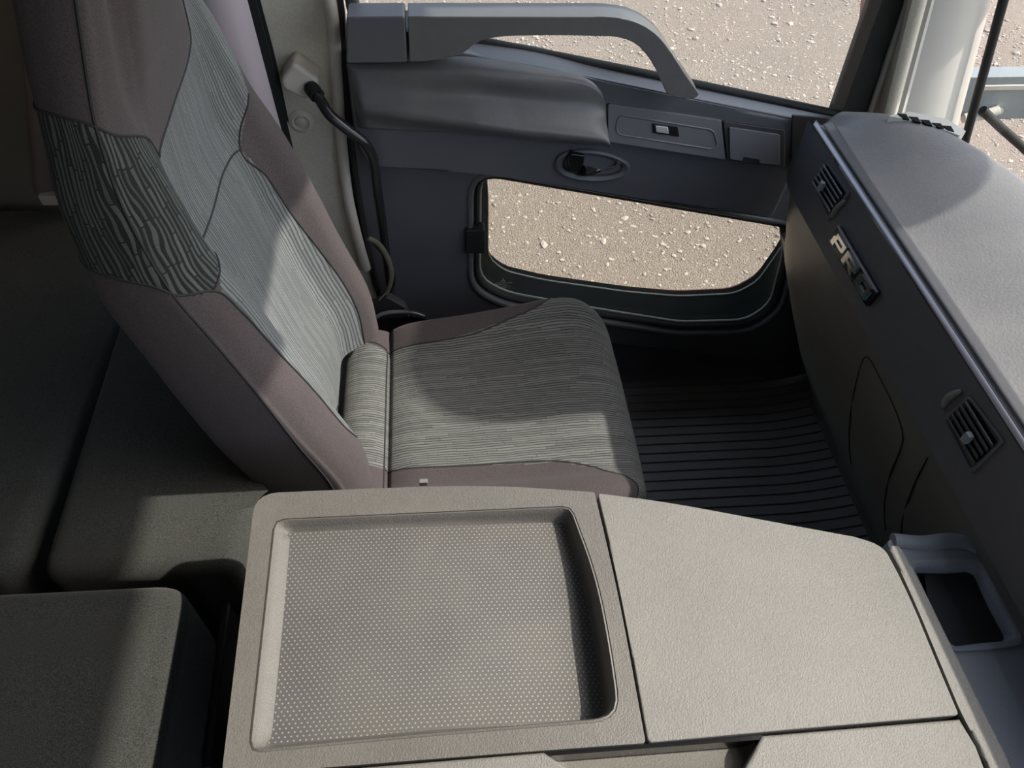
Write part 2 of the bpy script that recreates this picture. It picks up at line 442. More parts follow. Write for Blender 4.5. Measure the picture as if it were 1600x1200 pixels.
# cab shell
def plate(name, pts, direction, depth, m, holes=(), label=None):
    o = slab(name, [Vector(p) for p in pts], direction, depth, m, bevel=0, holes=[[Vector(q) for q in h] for h in holes])
    meta(o, label, None, None, 'structure'); return o
plate('floor', [(-1.3, -.95, -.0), (1.25, -.95, 0), (1.25, 1.36, 0), (-1.3, 1.36, 0)], (0, 0, -1), .06, M['cover_dark'], label='black cab floor under the ribbed mat')
plate('ceiling', [(-1.35, -1.0, 1.95), (.81, -1.0, 1.95), (.81, 1.46, 1.95), (-1.35, 1.46, 1.95)], (0, 0, 1), .05, M['roof'])
plate('wall_rear', [(-1.3, -1.0, -.06), (-1.3, 1.44, -.06), (-1.3, 1.44, 2.0), (-1.3, -1.0, 2.0)], (-1, 0, 0), .05, M['wallfelt'])
plate('wall_right', [(-1.3, -.95, -.06), (1.25, -.95, -.06), (1.25, -.95, .85), (.72, -.95, 2.0), (-1.3, -.95, 2.0)], (0, -1, 0), .05, M['roof'],
      holes=[[(-.0, -.95, 1.05), (.90, -.95, 1.0), (.65, -.95, 1.75), (-.0, -.95, 1.75)]])
plate('wall_front', [(1.14, -.95, -.06), (1.14, 1.36, -.06), (1.14, 1.36, .60), (1.14, -.95, .60)], (1, 0, 0), .05, M['cover_dark'])
# side wall behind the door (bunk side)
w = slab('wall_left', rounded([(-1.3, 1.40, .0), (-.50, 1.40, .0), (-.50, 1.40, 2.0), (-1.3, 1.40, 2.0)], 0), (0, 1, 0), .05, M['wallfelt'], bevel=0)
meta(w, 'pale felt lined side wall above the bunk', None, None, 'structure')
# header over door and windscreen
plate('trim_1', [(-.52, 1.30, 1.78), (.80, 1.30, 1.78), (.72, 1.30, 2.0), (-.52, 1.30, 2.0)], (0, 1, 0), .1, M['roof'])

# ================================================================== GLASS HOUSE: pillars, windscreen
def prism(name, bottom, top, m, parent=None, bevel=0, sharp=40):
    return rings(name, [bottom, top], m, parent, cap0=True, cap1=True, sharp=sharp)
def line_at(p, q, z):
    t = (z - p.z) / (q.z - p.z); return p.lerp(q, t)
# inner A pillar trim, measured along its two edges, faces the cabin
aL = (at(1440, 0, y=1.25), at(1392, 185, y=1.25)); aR = (at(1562, 0, y=1.28), at(1508, 200, y=1.28))
def pil(z):
    l, r = line_at(*aL, z), line_at(*aR, z)
    w = r - l
    return [l + Vector((-.012, .05, 0)), l + Vector((0, .004, 0)), l + w * .08 + Vector((0, -.012, 0)), l + w * .14 + Vector((0, -.006, 0)),
            l + w * .2 + Vector((0, -.010, 0)), l + w * .45 + Vector((0, -.016, 0)), l + w * .70 + Vector((0, -.008, 0)), l + w * .97 + Vector((0, .018, 0)),
            r + Vector((0, .03, 0)), r + Vector((.01, .09, 0)), l + Vector((.03, .10, 0))]
P_ = rings('trim_2', [pil(z) for z in (.72, .85, 1.0, 1.2, 1.5, 1.8, 2.0)], M['pillar'], cap0=True, cap1=True, sharp=30)
meta(P_, 'light grey plastic windscreen pillar trim', None, None, 'structure')
# cream felt welt down the door side of the pillar
tb = tube('trim_3', [line_at(*aL, z) + Vector((-.003, .0, 0)) for z in (.80, 1.0, 1.3, 1.6, 1.95)], .012, M['cream'], nseg=10)
meta(tb, 'cream felt edging between door seal and windscreen pillar', None, None, 'structure')
# black door seal and frame in front of the side window
fL = (at(1380, 0, y=1.29), at(1314, 185, y=1.29)); fR = (at(1446, 0, y=1.29), at(1384, 190, y=1.29))
def frm(z, t0, t1, d0, d1):
    l, r = line_at(*fL, z), line_at(*fR, z); w = r - l
    return [l + w * t0 + Vector((0, d1, 0)), l + w * t0 + Vector((0, d0, 0)), l + w * t1 + Vector((0, d0, 0)), l + w * t1 + Vector((0, d1, 0))]
zs = (.72, .9, 1.1, 1.4, 1.78)
doorroot = root('cab_door', (.35, 1.33, .25), 'black moulded cab passenger door with grab handle and low kerb window', 'door')
meta(doorroot, kind='thing')
rings('window_frame', [frm(z, -.02, .52, .0, .055) for z in zs], M['rubber'], doorroot, cap0=True, cap1=True, sharp=30)
tube('window_channel', [line_at(*fL, z).lerp(line_at(*fR, z), .56) + Vector((0, -.004, 0)) for z in zs], .006, M['rubber_light'], doorroot, nseg=10)
o = rings('trim_4', [frm(z, .60, 1.12, .012, .09) for z in zs], M['cover_dark'], None, cap0=True, cap1=True, sharp=30)
meta(o, 'black rubber door aperture seal beside the windscreen pillar', None, None, 'structure')
tb = tube('trim_5', [line_at(*fL, z).lerp(line_at(*fR, z), .70) + Vector((0, .004, 0)) for z in zs], .006, M['rosy'], nseg=8)
meta(tb, 'dull brown seam strip in the door aperture', None, None, 'structure')
# outer body lip in red brown seen past the frame
o = slab('trim_6', ats([(1356, -40), (1390, -40), (1352, 70), (1346, 60)], y=1.42), (0, 1, 0), .02, M['red'], bevel=0)
meta(o, 'red brown painted outer pillar edge', None, None, 'structure')
# windscreen: black seal strip and glass
sL = (at(1568, 0, y=1.27), at(1514, 198, y=1.27))
tb = tube('trim_7', [line_at(*sL, z) for z in (.74, .85, 1.0, 1.3, 1.6, 1.95)], .0085, M['rubber'], nseg=12)
meta(tb, 'black rubber windscreen seal along the pillar', None, None, 'structure')
gl0, gl1 = line_at(*sL, .58), line_at(*sL, 1.97)
def wsc(a, b):
    p = gl0.lerp(gl1, a); k = b
    y = p.y + .01 + (-.93 - p.y) * k
    bow = .16 * math.sin(math.pi * min(1, k * 1.0)) ** .6
    return Vector((p.x + .015 + bow, y, p.z))
o = surf('window_1', wsc, 8, 24, M['glass']); meta(o, 'windscreen glass', None, None, 'structure')

# B pillar felt trim, left of the door
bp = slab('trim_8', [at(*q, y=1.31) for q in ((330, -60), (512, -60), (530, 60), (535, 180), (545, 300), (575, 420), (590, 470), (470, 440))], (0, 1, 0), .12, M['cream'], bevel=.004)
meta(bp, 'cream felt pillar trim behind the passenger door', None, None, 'structure')
tb = tube('trim_9', ats([(508, -40), (521, 40), (526, 120), (532, 200), (541, 290), (553, 350), (572, 420)], y=1.295), .011, M['creamp'], nseg=12, n=30)
meta(tb, 'cream rubber welt along the door opening', None, None, 'structure')
tb = tube('trim_10', ats([(524, -40), (535, 30), (540, 120), (548, 215), (560, 300), (575, 380), (590, 450)], y=1.30), .006, M['cover_dark'], nseg=8, n=30)
meta(tb, 'thin black door seal beside the cream welt', None, None, 'structure')
# round clip in the felt
c = at(470, 190, y=1.31)
R = []
for rr, dd in ((.024, .001), (.020, .003), (.016, .0045), (.013, .0), (.0115, -.002), (.010, .004), (.006, .006), (.001, .0065)):
    R.append([c + Vector((math.cos(a) * rr, -dd, math.sin(a) * rr)) for a in [2 * math.pi * k / 24 for k in range(24)]])
o = rings('trim_clip', R, M['creamp']); meta(o, 'round cream plastic clip pressed into the pillar felt', 'clip')

# side wall ledge piece by the bunk
o = box('storage_lip', at(66, 322, y=1.33), at(108, 292, y=1.36) + Vector((.03, 0, 0)), M['creamp'], bevel=.004)
meta(o, 'small cream plastic ledge low on the wall behind the bunk', 'ledge')

# ================================================================== DOOR
def d(pts, y): return ats(pts, y=y)
# kerb window outline at the inner skin
kerbI = rounded(d([(733, 262), (1240, 350), (1246, 400), (1222, 488), (1172, 521), (1060, 524), (935, 505), (786, 479), (734, 452)], YD), [.075, .01, .02, .05, .05, .03, .05, .04, .06])
kerbI = resample(kerbI, 96)
lower = rounded(d([(532, 150), (1250, 215), (1285, 330), (1275, 545), (1225, 566), (960, 536), (700, 508), (600, 484), (560, 300)], YD), [.0, 0, .02, .05, .04, .1, .1, .03, .05])
slab('door_panel', lower, (0, 1, 0), .018, M['doorp'], doorroot, bevel=.004, holes=[kerbI])
# recess around the kerb window
def offloop(L, s, dy):
    c = sum(L, Vector()) / len(L)
    out = []
    n = len(L)
    for i, p in enumerate(L):
        t = (L[(i + 1) % n] - L[i - 1]).normalized(); nn = Vector((-t.z, 0, t.x))
        if nn.dot(p - c) < 0: nn = -nn
        out.append(p + nn * s + Vector((0, dy, 0)))
    return out
rings('window_surround', [offloop(kerbI, .006, .002), offloop(kerbI, .004, -.003), offloop(kerbI, -.002, -.005), offloop(kerbI, -.008, 0), offloop(kerbI, -.012, .03)], M['doorp'], doorroot, sharp=60)
rings('window_seal', [offloop(kerbI, -.011, .012), offloop(kerbI, -.016, .008), offloop(kerbI, -.022, .012), offloop(kerbI, -.024, .03)], M['rubber'], doorroot, sharp=60)
tube('seal_lip', resample(offloop(kerbI, -.024, .026), 96), .0038, M['rubber_light'], doorroot, nseg=8, closed=True)
outer = rounded(d([(757, 262), (1262, 310), (1218, 390), (1184, 438), (1150, 458), (1060, 462), (978, 455), (850, 437), (790, 423), (761, 402), (761, 300)], 1.42), [.05, .0, .02, .02, .03, .03, .03, .03, .02, .03, .03])
outer = resample(outer, 96)
# align start points of the two loops
def align(A, B):
    best = min(range(len(B)), key=lambda k: sum((A[i] - B[(i + k) % len(B)]).length for i in range(0, len(A), 8)))
    Br = list(reversed(B)); best2 = min(range(len(B)), key=lambda k: sum((A[i] - Br[(i + k) % len(B)]).length for i in range(0, len(A), 8)))
    f = lambda X, k: [X[(i + k) % len(X)] for i in range(len(X))]
    a, b = f(B, best), f(Br, best2)
    e = lambda X: sum((A[i] - X[i]).length for i in range(len(A)))
    return a if e(a) < e(b) else b
inn = offloop(kerbI, -.024, .03)
outer = align(inn, outer)
rings('window_reveal', [inn, [p.lerp(q, .5) for p, q in zip(inn, outer)], outer, [p + Vector((0, .02, 0)) for p in outer]], M['reveal'], doorroot, sharp=60)
tube('reveal_edge', resample([p + Vector((0, -.003, 0)) for p in outer], 96), .0035, M['rubber_light'], doorroot, nseg=8, closed=True)
kg = slab('kerb_glass', offloop(kerbI, -.02, .034), (0, 1, 0), .003, M['glass_kerb'], doorroot, bevel=0)
# outer skin of the door around the opening
oskin = [at(300, 60, y=1.445), at(560, 90, y=1.445), at(1320, 235, y=1.445), Vector((.95, 1.445, .15)), Vector((-.20, 1.445, .15)), Vector((-.40, 1.445, .8))]
slab('door_core', [Vector((p.x, 1.326, p.z)) for p in oskin], (0, 1, 0), .03, M['cover_dark'], doorroot, bevel=0, holes=[offloop([Vector((p.x, 1.326, p.z)) for p in kerbI], -.004, 0)])
slab('outer_skin', oskin, (0, 1, 0), .01, M['red'], doorroot, bevel=0, holes=[[p + Vector((0, .025, 0)) for p in offloop(outer, .012, 0)]])
# printed mark on the glass
mk = bpy.data.meshes.new('m')
c0 = at(786, 438, y=YD + .033)
def mark():
    vs, fs = [], []
    def quad(p):
        b = len(vs); vs.extend([(c0.x + x, c0.y - .001, c0.z + z) for x, z in p]); fs.append(tuple(range(b, b + len(p))))
    r = .0042
    for a in (90, 210, 330):
        a = math.radians(a); u = Vector((math.cos(a), math.sin(a))); w = Vector((-u.y, u.x))
        q = [Vector((0, 0)), u * r * .9 + w * r * .5, u * r * 1.8, u * r * .9 - w * r * .5]
        quad([(p.x, p.y) for p in q])
    random.seed(3)
    for row, (x0, x1, h) in enumerate(((-.021, .010, .0024), (-.021, .006, .0022), (-.021, .008, .0022), (-.012, .006, .002))):
        z = -.009 - row * .0052; x = x0
        while x < x1:
            wd = random.uniform(.0012, .0026)
            quad([(x, z), (x + wd, z), (x + wd, z + h), (x, z + h)])
            x += wd + random.uniform(.0006, .0018)
    for k in range(3):
        quad([(.011 + k * .0042, -.009), (.0145 + k * .0042, -.009), (.0145 + k * .0042, -.0066), (.011 + k * .0042, -.0066)])
    for k in range(10):
        a0, a1 = math.pi * .5 + k * math.pi / 5, math.pi * .5 + (k + .9) * math.pi / 5
        f = lambda a, q: (.013 + math.cos(a) * q * 1.1, -.019 + math.sin(a) * q)
        quad([f(a0, .0034), f(a1, .0034), f(a1, .0028), f(a0, .0028)])
    return vs, fs
v_, f_ = mark()
mo = obj('glass_marking', v_, f_, M['white'], kg, smooth=False)
mo['label'] = 'tiny white maker mark printed on the kerb glass'
# latch block on the left edge of the kerb window
hb = slab('hinge_block', rounded(d([(727, 360), (758, 360), (758, 397), (727, 397)], YD - .012), .006), (0, 1, 0), .03, M['rubber'], doorroot, bevel=.004)
tube('screw', [at(735, 369, y=YD - .014), at(735, 369, y=YD - .010)], .0022, M['gloss'], hb, nseg=10)

# upper door body
ub = rounded(d([(541, 97), (722, 86), (850, 104), (940, 128), (1100, 160), (1245, 190), (1244, 262), (1206, 343), (1000, 310), (880, 290), (740, 270), (575, 262), (553, 215)], YU),
             [0, 0, .1, .1, .1, .01, .02, .02, .05, .05, .05, .02, .02])
slab('upper_panel', ub, (0, 1, 0), .075, M['doorp'], doorroot, bevel=.007)
# sloping belt ledge under the glass
A = [at(722, 74, y=YU + .03), at(1000, 122, y=YU + .03), at(1310, 186, y=YU + .03)]
slab('belt_ledge', [at(720, 82, y=YU + .004), at(940, 124, y=YU + .004), at(1100, 157, y=YU + .004), at(1300, 196, y=YU + .004),
                    at(1312, 184, y=YU + .045), at(1000, 121, y=YU + .045), at(722, 68, y=YU + .045)], (0, .2, -1), .02, M['switchp'], doorroot, bevel=.003)
tube('belt_seal', [at(640, 44, y=YD), at(735, 62, y=YD), at(1000, 114, y=YD), at(1316, 180, y=YD)], .0085, M['rubber'], doorroot, nseg=10, n=20)
gw = slab('side_glass', [at(560, 40, y=YD + .01), at(1330, 195, y=YD + .01), Vector((.76, YD + .01, 1.78)), Vector((-.13, YD + .01, 1.78))], (0, 1, 0), .004, M['glass'], doorroot, bevel=0)
tube('rear_window_frame', [at(556, 30, y=YD), at(552, 10, y=YD), at(545, -30, y=YD), Vector((-.14, YD, 1.4)), Vector((-.12, YD, 1.78))], .012, M['doorp'], doorroot, nseg=10)
# handle end block with its seam
slab('handle_block', rounded(d([(541, 27), (633, 26), (636, 98), (541, 99)], YU - .05), .005), (0, 1, 0), .05, M['doorp'], doorroot, bevel=.006)
hd = [(637, 26), (950, 26), (988, 31), (1018, 46), (1040, 68), (1058, 98), (1093, 148), (1086, 154), (1062, 154), (1042, 148), (1030, 118), (1013, 88), (992, 66), (962, 57), (880, 55), (790, 56), (757, 61), (738, 71), (724, 84), (706, 90), (668, 95), (640, 97)]
hs_ = rounded(d(hd, YU - .05), [.003, .03, .03, .03, .03, .03, .004, .004, .006, .01, .03, .03, .03, .03, .03, .03, .03, .02, .01, .02, .02, .003])
slab('grab_handle', hs_, (0, 1, 0), .050, M['doorpad'], doorroot, bevel=.017, seg=6)
slab('handle_backing', rounded(d([(545, 50), (690, 50), (700, 80), (690, 90), (545, 96)], YU - .02), .0), (0, 1, 0), .08, M['cover_dark'], doorroot, bevel=0)

# padded armrest
topc = [(541, 100), (600, 99), (650, 95), (722, 88), (800, 97), (870, 110), (915, 122), (938, 140), (947, 165)]
botc = [(562, 200), (620, 203), (700, 206), (780, 211), (850, 216), (900, 219), (930, 221), (944, 222), (948, 222)]
tp = spline([at(*q, y=YU - .004) for q in topc], 81); bt = spline([at(*q, y=YU - .004) for q in botc], 81)
def pad(a, b):
    i = a * 80; k = min(int(i), 79); t = i - k
    T, B = tp[k].lerp(tp[k + 1], t), bt[k].lerp(bt[k + 1], t)
    p = B.lerp(T, b)
    edge = min(1, a / .03) ** .5 * min(1, (1 - a) / .05) ** .5
    e2 = min(1, b / .06) ** .5 * min(1, (1 - b) / .06) ** .5
    ridge = .042 * math.exp(-((b - (.28 + .42 * max(0, .45 - a))) / .24) ** 2) * (.35 + .65 * min(1, a / .35))
    hump = .020 * math.exp(-((b - .85) / .2) ** 2) * math.exp(-((a - .42) / .25) ** 2)
    return p + Vector((0, -(.008 + ridge + hump) * edge * e2, 0))
surf('armrest_pad', pad, 120, 50, M['doorpad'], doorroot)
# switch panel
py = YU - .012
sp = slab('switch_panel', rounded([at(950, 162, y=YU - .004), at(1127, 188, y=YU - .004), at(1134, 250, y=YU - .02), at(950, 222, y=YU - .02)], .004), (0, 1, 0), .03, M['switchp'], doorroot, bevel=.003)
nrm = (at(1127, 188, y=YU - .004) - at(950, 162, y=YU - .004)).cross(at(1134, 250, y=YU - .02) - at(1127, 188, y=YU - .004)).normalized()
if nrm.y > 0: nrm = -nrm
sp0 = at(1040, 206, y=YU - .012)
def onsp(u, v, h=0):
    return onplane(u, v, at(1127, 188, y=YU - .004), nrm) + nrm * h
tube('panel_bead', rounded([onsp(*q, .0005) for q in ((967, 179), (1115, 203), (1121, 226), (1112, 233), (966, 210), (962, 200))], .012), .0018, M['switchp'], sp, nseg=6, closed=True)
bz = slab('switch_bezel', rounded([onsp(*q, .003) for q in ((1019, 192), (1058, 197), (1061, 213), (1020, 207))], .002), -nrm, .008, M['gloss'], sp, bevel=.0012)
sw = slab('window_switch', [onsp(*q, .006) for q in ((1023, 195), (1042, 197), (1044, 208), (1024, 205))], -nrm, .006, M['alu'], sp, bevel=.001)
sw['label'] = 'satin grey half of the rocker switch'
# ashtray
af = slab('ashtray_frame', rounded([onsp(*q, .001) for q in ((1130, 189), (1226, 203), (1226, 262), (1136, 250))], .004), -nrm, .03, M['cover_dark'], doorroot, bevel=.003)
slab('ashtray_lid', rounded([onsp(*q, .006) for q in ((1138, 197), (1217, 209), (1217, 257), (1186, 254), (1184, 248), (1160, 244), (1158, 250), (1139, 247))], [.004, .004, .003, 0, 0, 0, 0, .003]), -nrm, .01, M['switchp'], af, bevel=.003)

# inner latch
oc = at(926, 258, y=YU)
def oval(sx, sz, dy, n=48, ox=0, oz=0, sk=.10):
    out = []
    for k in range(n):
        a = 2 * math.pi * k / n; c, s = math.cos(a), math.sin(a)
        x = sx * abs(c) ** .8 * (1 if c > 0 else -1); z = sz * abs(s) ** .85 * (1 if s > 0 else -1)
        if c > 0: z *= 1 - .25 * c
        out.append(Vector((oc.x + ox + x, oc.y + dy, oc.z + oz + z - sk * x)))
    return out
lr = rings('latch_surround', [oval(.076, .036, -.0005), oval(.075, .035, -.006), oval(.071, .031, -.008), oval(.066, .027, -.006), oval(.060, .0235, -.003)], M['doorp'], doorroot)
cup = rings('latch_cup', [oval(.061, .0245, -.004), oval(.057, .0215, .0), oval(.050, .018, .006), oval(.038, .012, .012), oval(.015, .004, .015), oval(.001, .001, .015)], M['satin'], lr)
le = slab('latch_lever', rounded(d([(886, 246), (892, 240), (914, 243), (912, 258), (903, 272), (888, 268)], YU - .016), .005), (0, 1, 0), .02, M['gloss'], lr, bevel=.004)
tube('lever_tongue', [oc + Vector(q) for q in ((-.024, -.010, -.004), (-.012, -.004, -.010), (.004, .004, -.014), (.016, .008, -.013))], lambda t: .010 - .004 * t, M['gloss'], lr, nseg=14, n=20, asp=1.5)
le['label'] = 'glossy black door release lever'
tube('latch_rib', [oc + Vector(q) for q in ((.02, .004, -.012), (.045, -.004, .000), (.05, -.006, .012))], .0035, M['doorp'], lr, nseg=8, n=12)

# door sill and step wall under the door
sill = lambda u, v: None
zz = [(1.335, .175), (1.325, .175), (1.318, .17), (1.314, .155), (1.316, .12), (1.318, .06), (1.300, .012), (1.26, .004)]
def sl(a, b):
    x = -.5 + 1.66 * a; i = b * 7; k = min(int(i), 6); t = i - k
    y = zz[k][0] * (1 - t) + zz[k + 1][0] * t; z = zz[k][1] * (1 - t) + zz[k + 1][1] * t
    top = at(700 + 600 * a, 480 + 40 * a, y=1.3).z
    return Vector((x, y + .01, z))
o = surf('trim_11', sl, 20, 28, M['doorp']); meta(o, 'black plastic step wall under the door', None, None, 'structure')

# ================================================================== FLOOR MAT with real ribs
def matz(x, y):
    z = .012
    if x > .86: z += .55 * (x - .86) ** 1.6
    return z
def build_mat():
    vs, fs = [], []; pitch = .0285; ys = []; y = .50
    while y < 1.292:
        ys += [(y, 0), (y + .0225, 0), (y + .0235, -.0055), (y + .0275, -.0055)]; y += pitch
    nx = 40
    for i in range(nx + 1):
        x = .12 + .98 * i / nx
        for yy, dz in ys: vs.append((x, yy, matz(x, yy) + dz))
    n = len(ys)
    for i in range(nx):
        for j in range(n - 1):
            q = i * n + j; fs.append((q, q + n, q + n + 1, q + 1))
    o = obj('floor_mat', vs, fs, M['mat'], sharp=25)
    s = o.modifiers.new('solid', 'SOLIDIFY'); s.thickness = .005; s.offset = -1
    meta(o, 'black ribbed rubber mat in the passenger footwell', 'floor mat')
build_mat()

# ================================================================== DASHBOARD
DX = .706
dr = root('dashboard', (.95, .5, .05), 'grey dashboard with silver strip, air vents and white PRO badge', 'dashboard')
YN, YF = -.55, 1.188
# top pad: crest line in plan, falls away to the windscreen beyond
crest = [(1.203, .765), (1.185, .80), (1.15, .845), (1.11, .87), (1.06, .915), (1.0, .945), (.94, .965), (.86, .985), (.7, 1.0), (.4, 1.01), (0, 1.01), (-.55, 1.0)]
crest.sort()
def cx(y): return max(.722, lerp_table(crest, y) - .045)
def yrow(a): return YN + (YF - YN) * (1 - (1 - a) ** 1.6)
def top(a, b):
    y = yrow(a); X = cx(y); x0 = DX
    t = 1 - (YF - y) / .12 if y > YF - .12 else 0
    drop = .034 * max(0, t) ** 2 * min(1, max(0, b - .05) / .25)
    if b < .06: return Vector((x0 - .004 + .004 * (b / .06), y, .900 + .004 * math.sin(b / .06 * math.pi / 2) - drop))
    if b < .70:
        q = (b - .06) / .64; x = x0 + (X - x0) * q
        z = .904 + .050 * math.sin(q * math.pi / 2) ** 1.3
        if x0 + .018 > x: z -= .002
        return Vector((x, y, z - drop))
    q = (b - .70) / .30
    ang = q * math.radians(78); r = .11
    w = .10
    return Vector((X + w * math.sin(ang), y, .954 - .30 * (1 - math.cos(ang)) - drop))
surf('top_pad', top, 110, 90, M['dash'], dr)
def band(a, b):
    y = YN + (YF - .022 - YN) * a
    return Vector((DX + .003 + .017 * b, y, .9062 + .0035 * b - .0012 * (b < .01) - .0012 * (b > .99)))
surf('pad_border', band, 60, 8, M['fascia'], dr, thick=.003)
# end cap of the pad and fascia
def fas(a, b):
    y = YN + (YF + .02 - YN) * a
    P = [(.679, .781), (.683, .800), (.689, .835), (.696, .87), (.700, .893)]
    i = b * 4; k = min(int(i), 3); t = i - k
    x = P[k][0] * (1 - t) + P[k + 1][0] * t; z = P[k][1] * (1 - t) + P[k + 1][1] * t
    e = max(0, (y - (YF - .09)) / .11)
    return Vector((x + .02 * e ** 3 * (1 - b), y, z))
surf('fascia', fas, 100, 16, M['fascia'], dr)
fn = Vector((-.092, 0, .017)).normalized(); fn = Vector((-(.893 - .781), 0, (.700 - .679))).normalized()   # fascia outward normal
fup = Vector((.021, 0, .112)).normalized()
fc = Vector((.690, 0, .838))
def onf(u, v, h=0): return onplane(u, v, fc, fn) + fn * h
# silver strip
def strip(a, b):
    y = YN + (YF - .005 - YN) * a
    e = max(0, (y - (YF - .12)) / .12)
    an = b * math.pi
    return Vector((.7035 - .0045 * math.cos(an) * 1.0, y, .897 + .004 * math.sin(an) + .003 * b ))
o = surf('trim_strip', strip, 80, 8, M['silver'], dr); o['label'] = 'thin satin silver strip'
# lip and lower dash
lo = [(.679, .781), (.690, .770), (.705, .765), (.730, .66), (.765, .55), (.835, .40), (.905, .26), (.975, .14), (1.015, .06), (1.02, .0)]
def lowf(a, b):
    i = b * 9; k = min(int(i), 8); t = i - k
    x = lo[k][0] * (1 - t) + lo[k + 1][0] * t; z = lo[k][1] * (1 - t) + lo[k + 1][1] * t
    yend = (1.165, 1.17, 1.20)[min(k, 2)] + .062 * max(0, min(1, (.62 - z) / .06)); y = -.5 + (yend + .5) * a
    e = max(0, (y - 1.15) / .112)
    if k >= 2: x += .03 * e ** 2
    return Vector((x, y, z))
surf('lower_panel', lowf, 90, 54, M['lowdash'], dr)
# end wall of the dash toward the door
endp = [Vector((.84, 1.262, .80)), Vector((.83, 1.262, .58))] + [Vector((q[0] + .03, 1.262, q[1])) for q in lo[4:]] + [Vector((1.13, 1.262, 0)), Vector((1.13, 1.262, .60)), Vector((1.0, 1.262, .80))]
slab('end_panel', endp, (0, 1, 0), .036, M['fascia'], dr, bevel=0)
# dark filler block between door and dash end
slab('corner_filler', rounded([at(1238, 180, y=1.235), at(1312, 186, y=1.235), at(1300, 260, y=1.235), at(1236, 262, y=1.235)], .004), (0, 1, 0), .004, M['cover_dark'], dr, bevel=.003)
# hatch outline on the lower panel
def onlow(u, v, h=.0):
    best = None
    for b in range(len(lo) - 1):
        p0 = Vector((lo[b][0], 0, lo[b][1])); dd = Vector((lo[b + 1][0] - lo[b][0], 0, lo[b + 1][1] - lo[b][1]))
        n = Vector((-abs(dd.z), 0, -dd.x if dd.z > 0 else dd.x)).normalized()
        n = Vector((dd.z, 0, -dd.x)).normalized()
        if n.x > 0: n = -n
        p = onplane(u, v, p0, n)
        if min(lo[b][1], lo[b + 1][1]) - 1e-4 <= p.z <= max(lo[b][1], lo[b + 1][1]) + 1e-4 and b >= 2: best = p + n * h
    return best
def low_line(name, pts, r, m):
    P = [onlow(u, v, .0004) for u, v in pts]; P = [p for p in P if p is not None]
    return tube(name, P, r, m, dr, nseg=6, n=50)
h1 = low_line('hatch_seam', [(1384, 828), (1382, 790), (1390, 745), (1408, 700), (1410, 672), (1395, 630), (1375, 590), (1360, 562), (1350, 560), (1340, 590), (1330, 640), (1327, 690), (1330, 725)], .0012, M['rubber'])
low_line('panel_seam', [(1466, 690), (1450, 715), (1432, 750), (1418, 785), (1410, 815), (1408, 838)], .0012, M['rubber'])

# air vents
def vent(u0, pts, wheel, tab, label):
    c = [onf(*p, .0) for p in pts]
    vr = slab('air_vent', rounded([onf(*p, .004) for p in pts], .006), -fn, .012, M['fascia'], dr, bevel=.003,
              holes=[rounded([(c[0] + c[1] + c[2] + c[3]) / 4 + (p - (c[0] + c[1] + c[2] + c[3]) / 4) * .86 + fn * .004 for p in c], .004)])
    ctr = (c[0] + c[1] + c[2] + c[3]) / 4
    ey = (c[2] - c[1]).length * .43; ez = (c[0] - c[1]).length * .43
    mx = Matrix((Vector((0, 1, 0)), fn, fup)).transposed()
    bk = slab('vent_back', [ctr + Vector((0, sy * ey, 0)) + fup * sz * ez + fn * .0008 for sy, sz in ((-1, -1), (1, -1), (1, 1), (-1, 1))], -fn, .003, M['gloss'], vr, bevel=0)
    for k in range(5):
        h = -ez + 2 * ez * (k + .5) / 5
        p = ctr + fup * h + fn * .006
        bm = bmesh.new()
        up2 = (fup * .75 + fn * .55).normalized(); nn = Vector((0, 1, 0)).cross(up2).normalized()
        m3 = Matrix((Vector((0, 1, 0)), nn, up2)).transposed()
        box_bm(bm, p, (2 * ey, .0022, 2 * ez / 5 * .82), m3)
        bmobj('slat', bm, M['fascia'], vr)
    t0 = onf(*tab, .012)
    tb = box('vent_tab', t0 - Vector((.004, .005, .008)), t0 + Vector((.004, .005, .008)), M['steel'], vr, bevel=.0015)
    # thumb wheel beside the vent
    w = [onf(*p, .002) for p in wheel]
    P = spline(w, 28)
    wh = tube('thumb_wheel', P, lambda t: .0012 + .0042 * math.sin(math.pi * t) ** .5, M['lowdash'], vr, nseg=10)
    vs, fs = [], []
    for i in range(2, 26):
        t = (P[i + 1] - P[i - 1]).normalized(); s = t.cross(fn).normalized(); b = len(vs)
        r = .0046 * math.sin(math.pi * i / 27) ** .5
        for e in (-1, 1):
            for q in (-1, 1): vs.append(P[i] + t * e * .0006 + s * q * r * .7 + fn * r * .9)
        fs.append((b, b + 1, b + 3, b + 2))
    obj('wheel_teeth', vs, fs, M['steel'], wh, smooth=False)
    vr['label'] = label
vent(0, [(1268, 285), (1294, 252), (1330, 303), (1297, 345)], [(1301, 342), (1309, 326), (1323, 313)], (1293, 292), 'slatted air vent at the door end of the dash')
vent(1, [(1476, 655), (1516, 617), (1572, 690), (1520, 742)], [(1475, 638), (1484, 622), (1504, 610)], (1523, 685), 'slatted air vent nearer the middle of the dash')
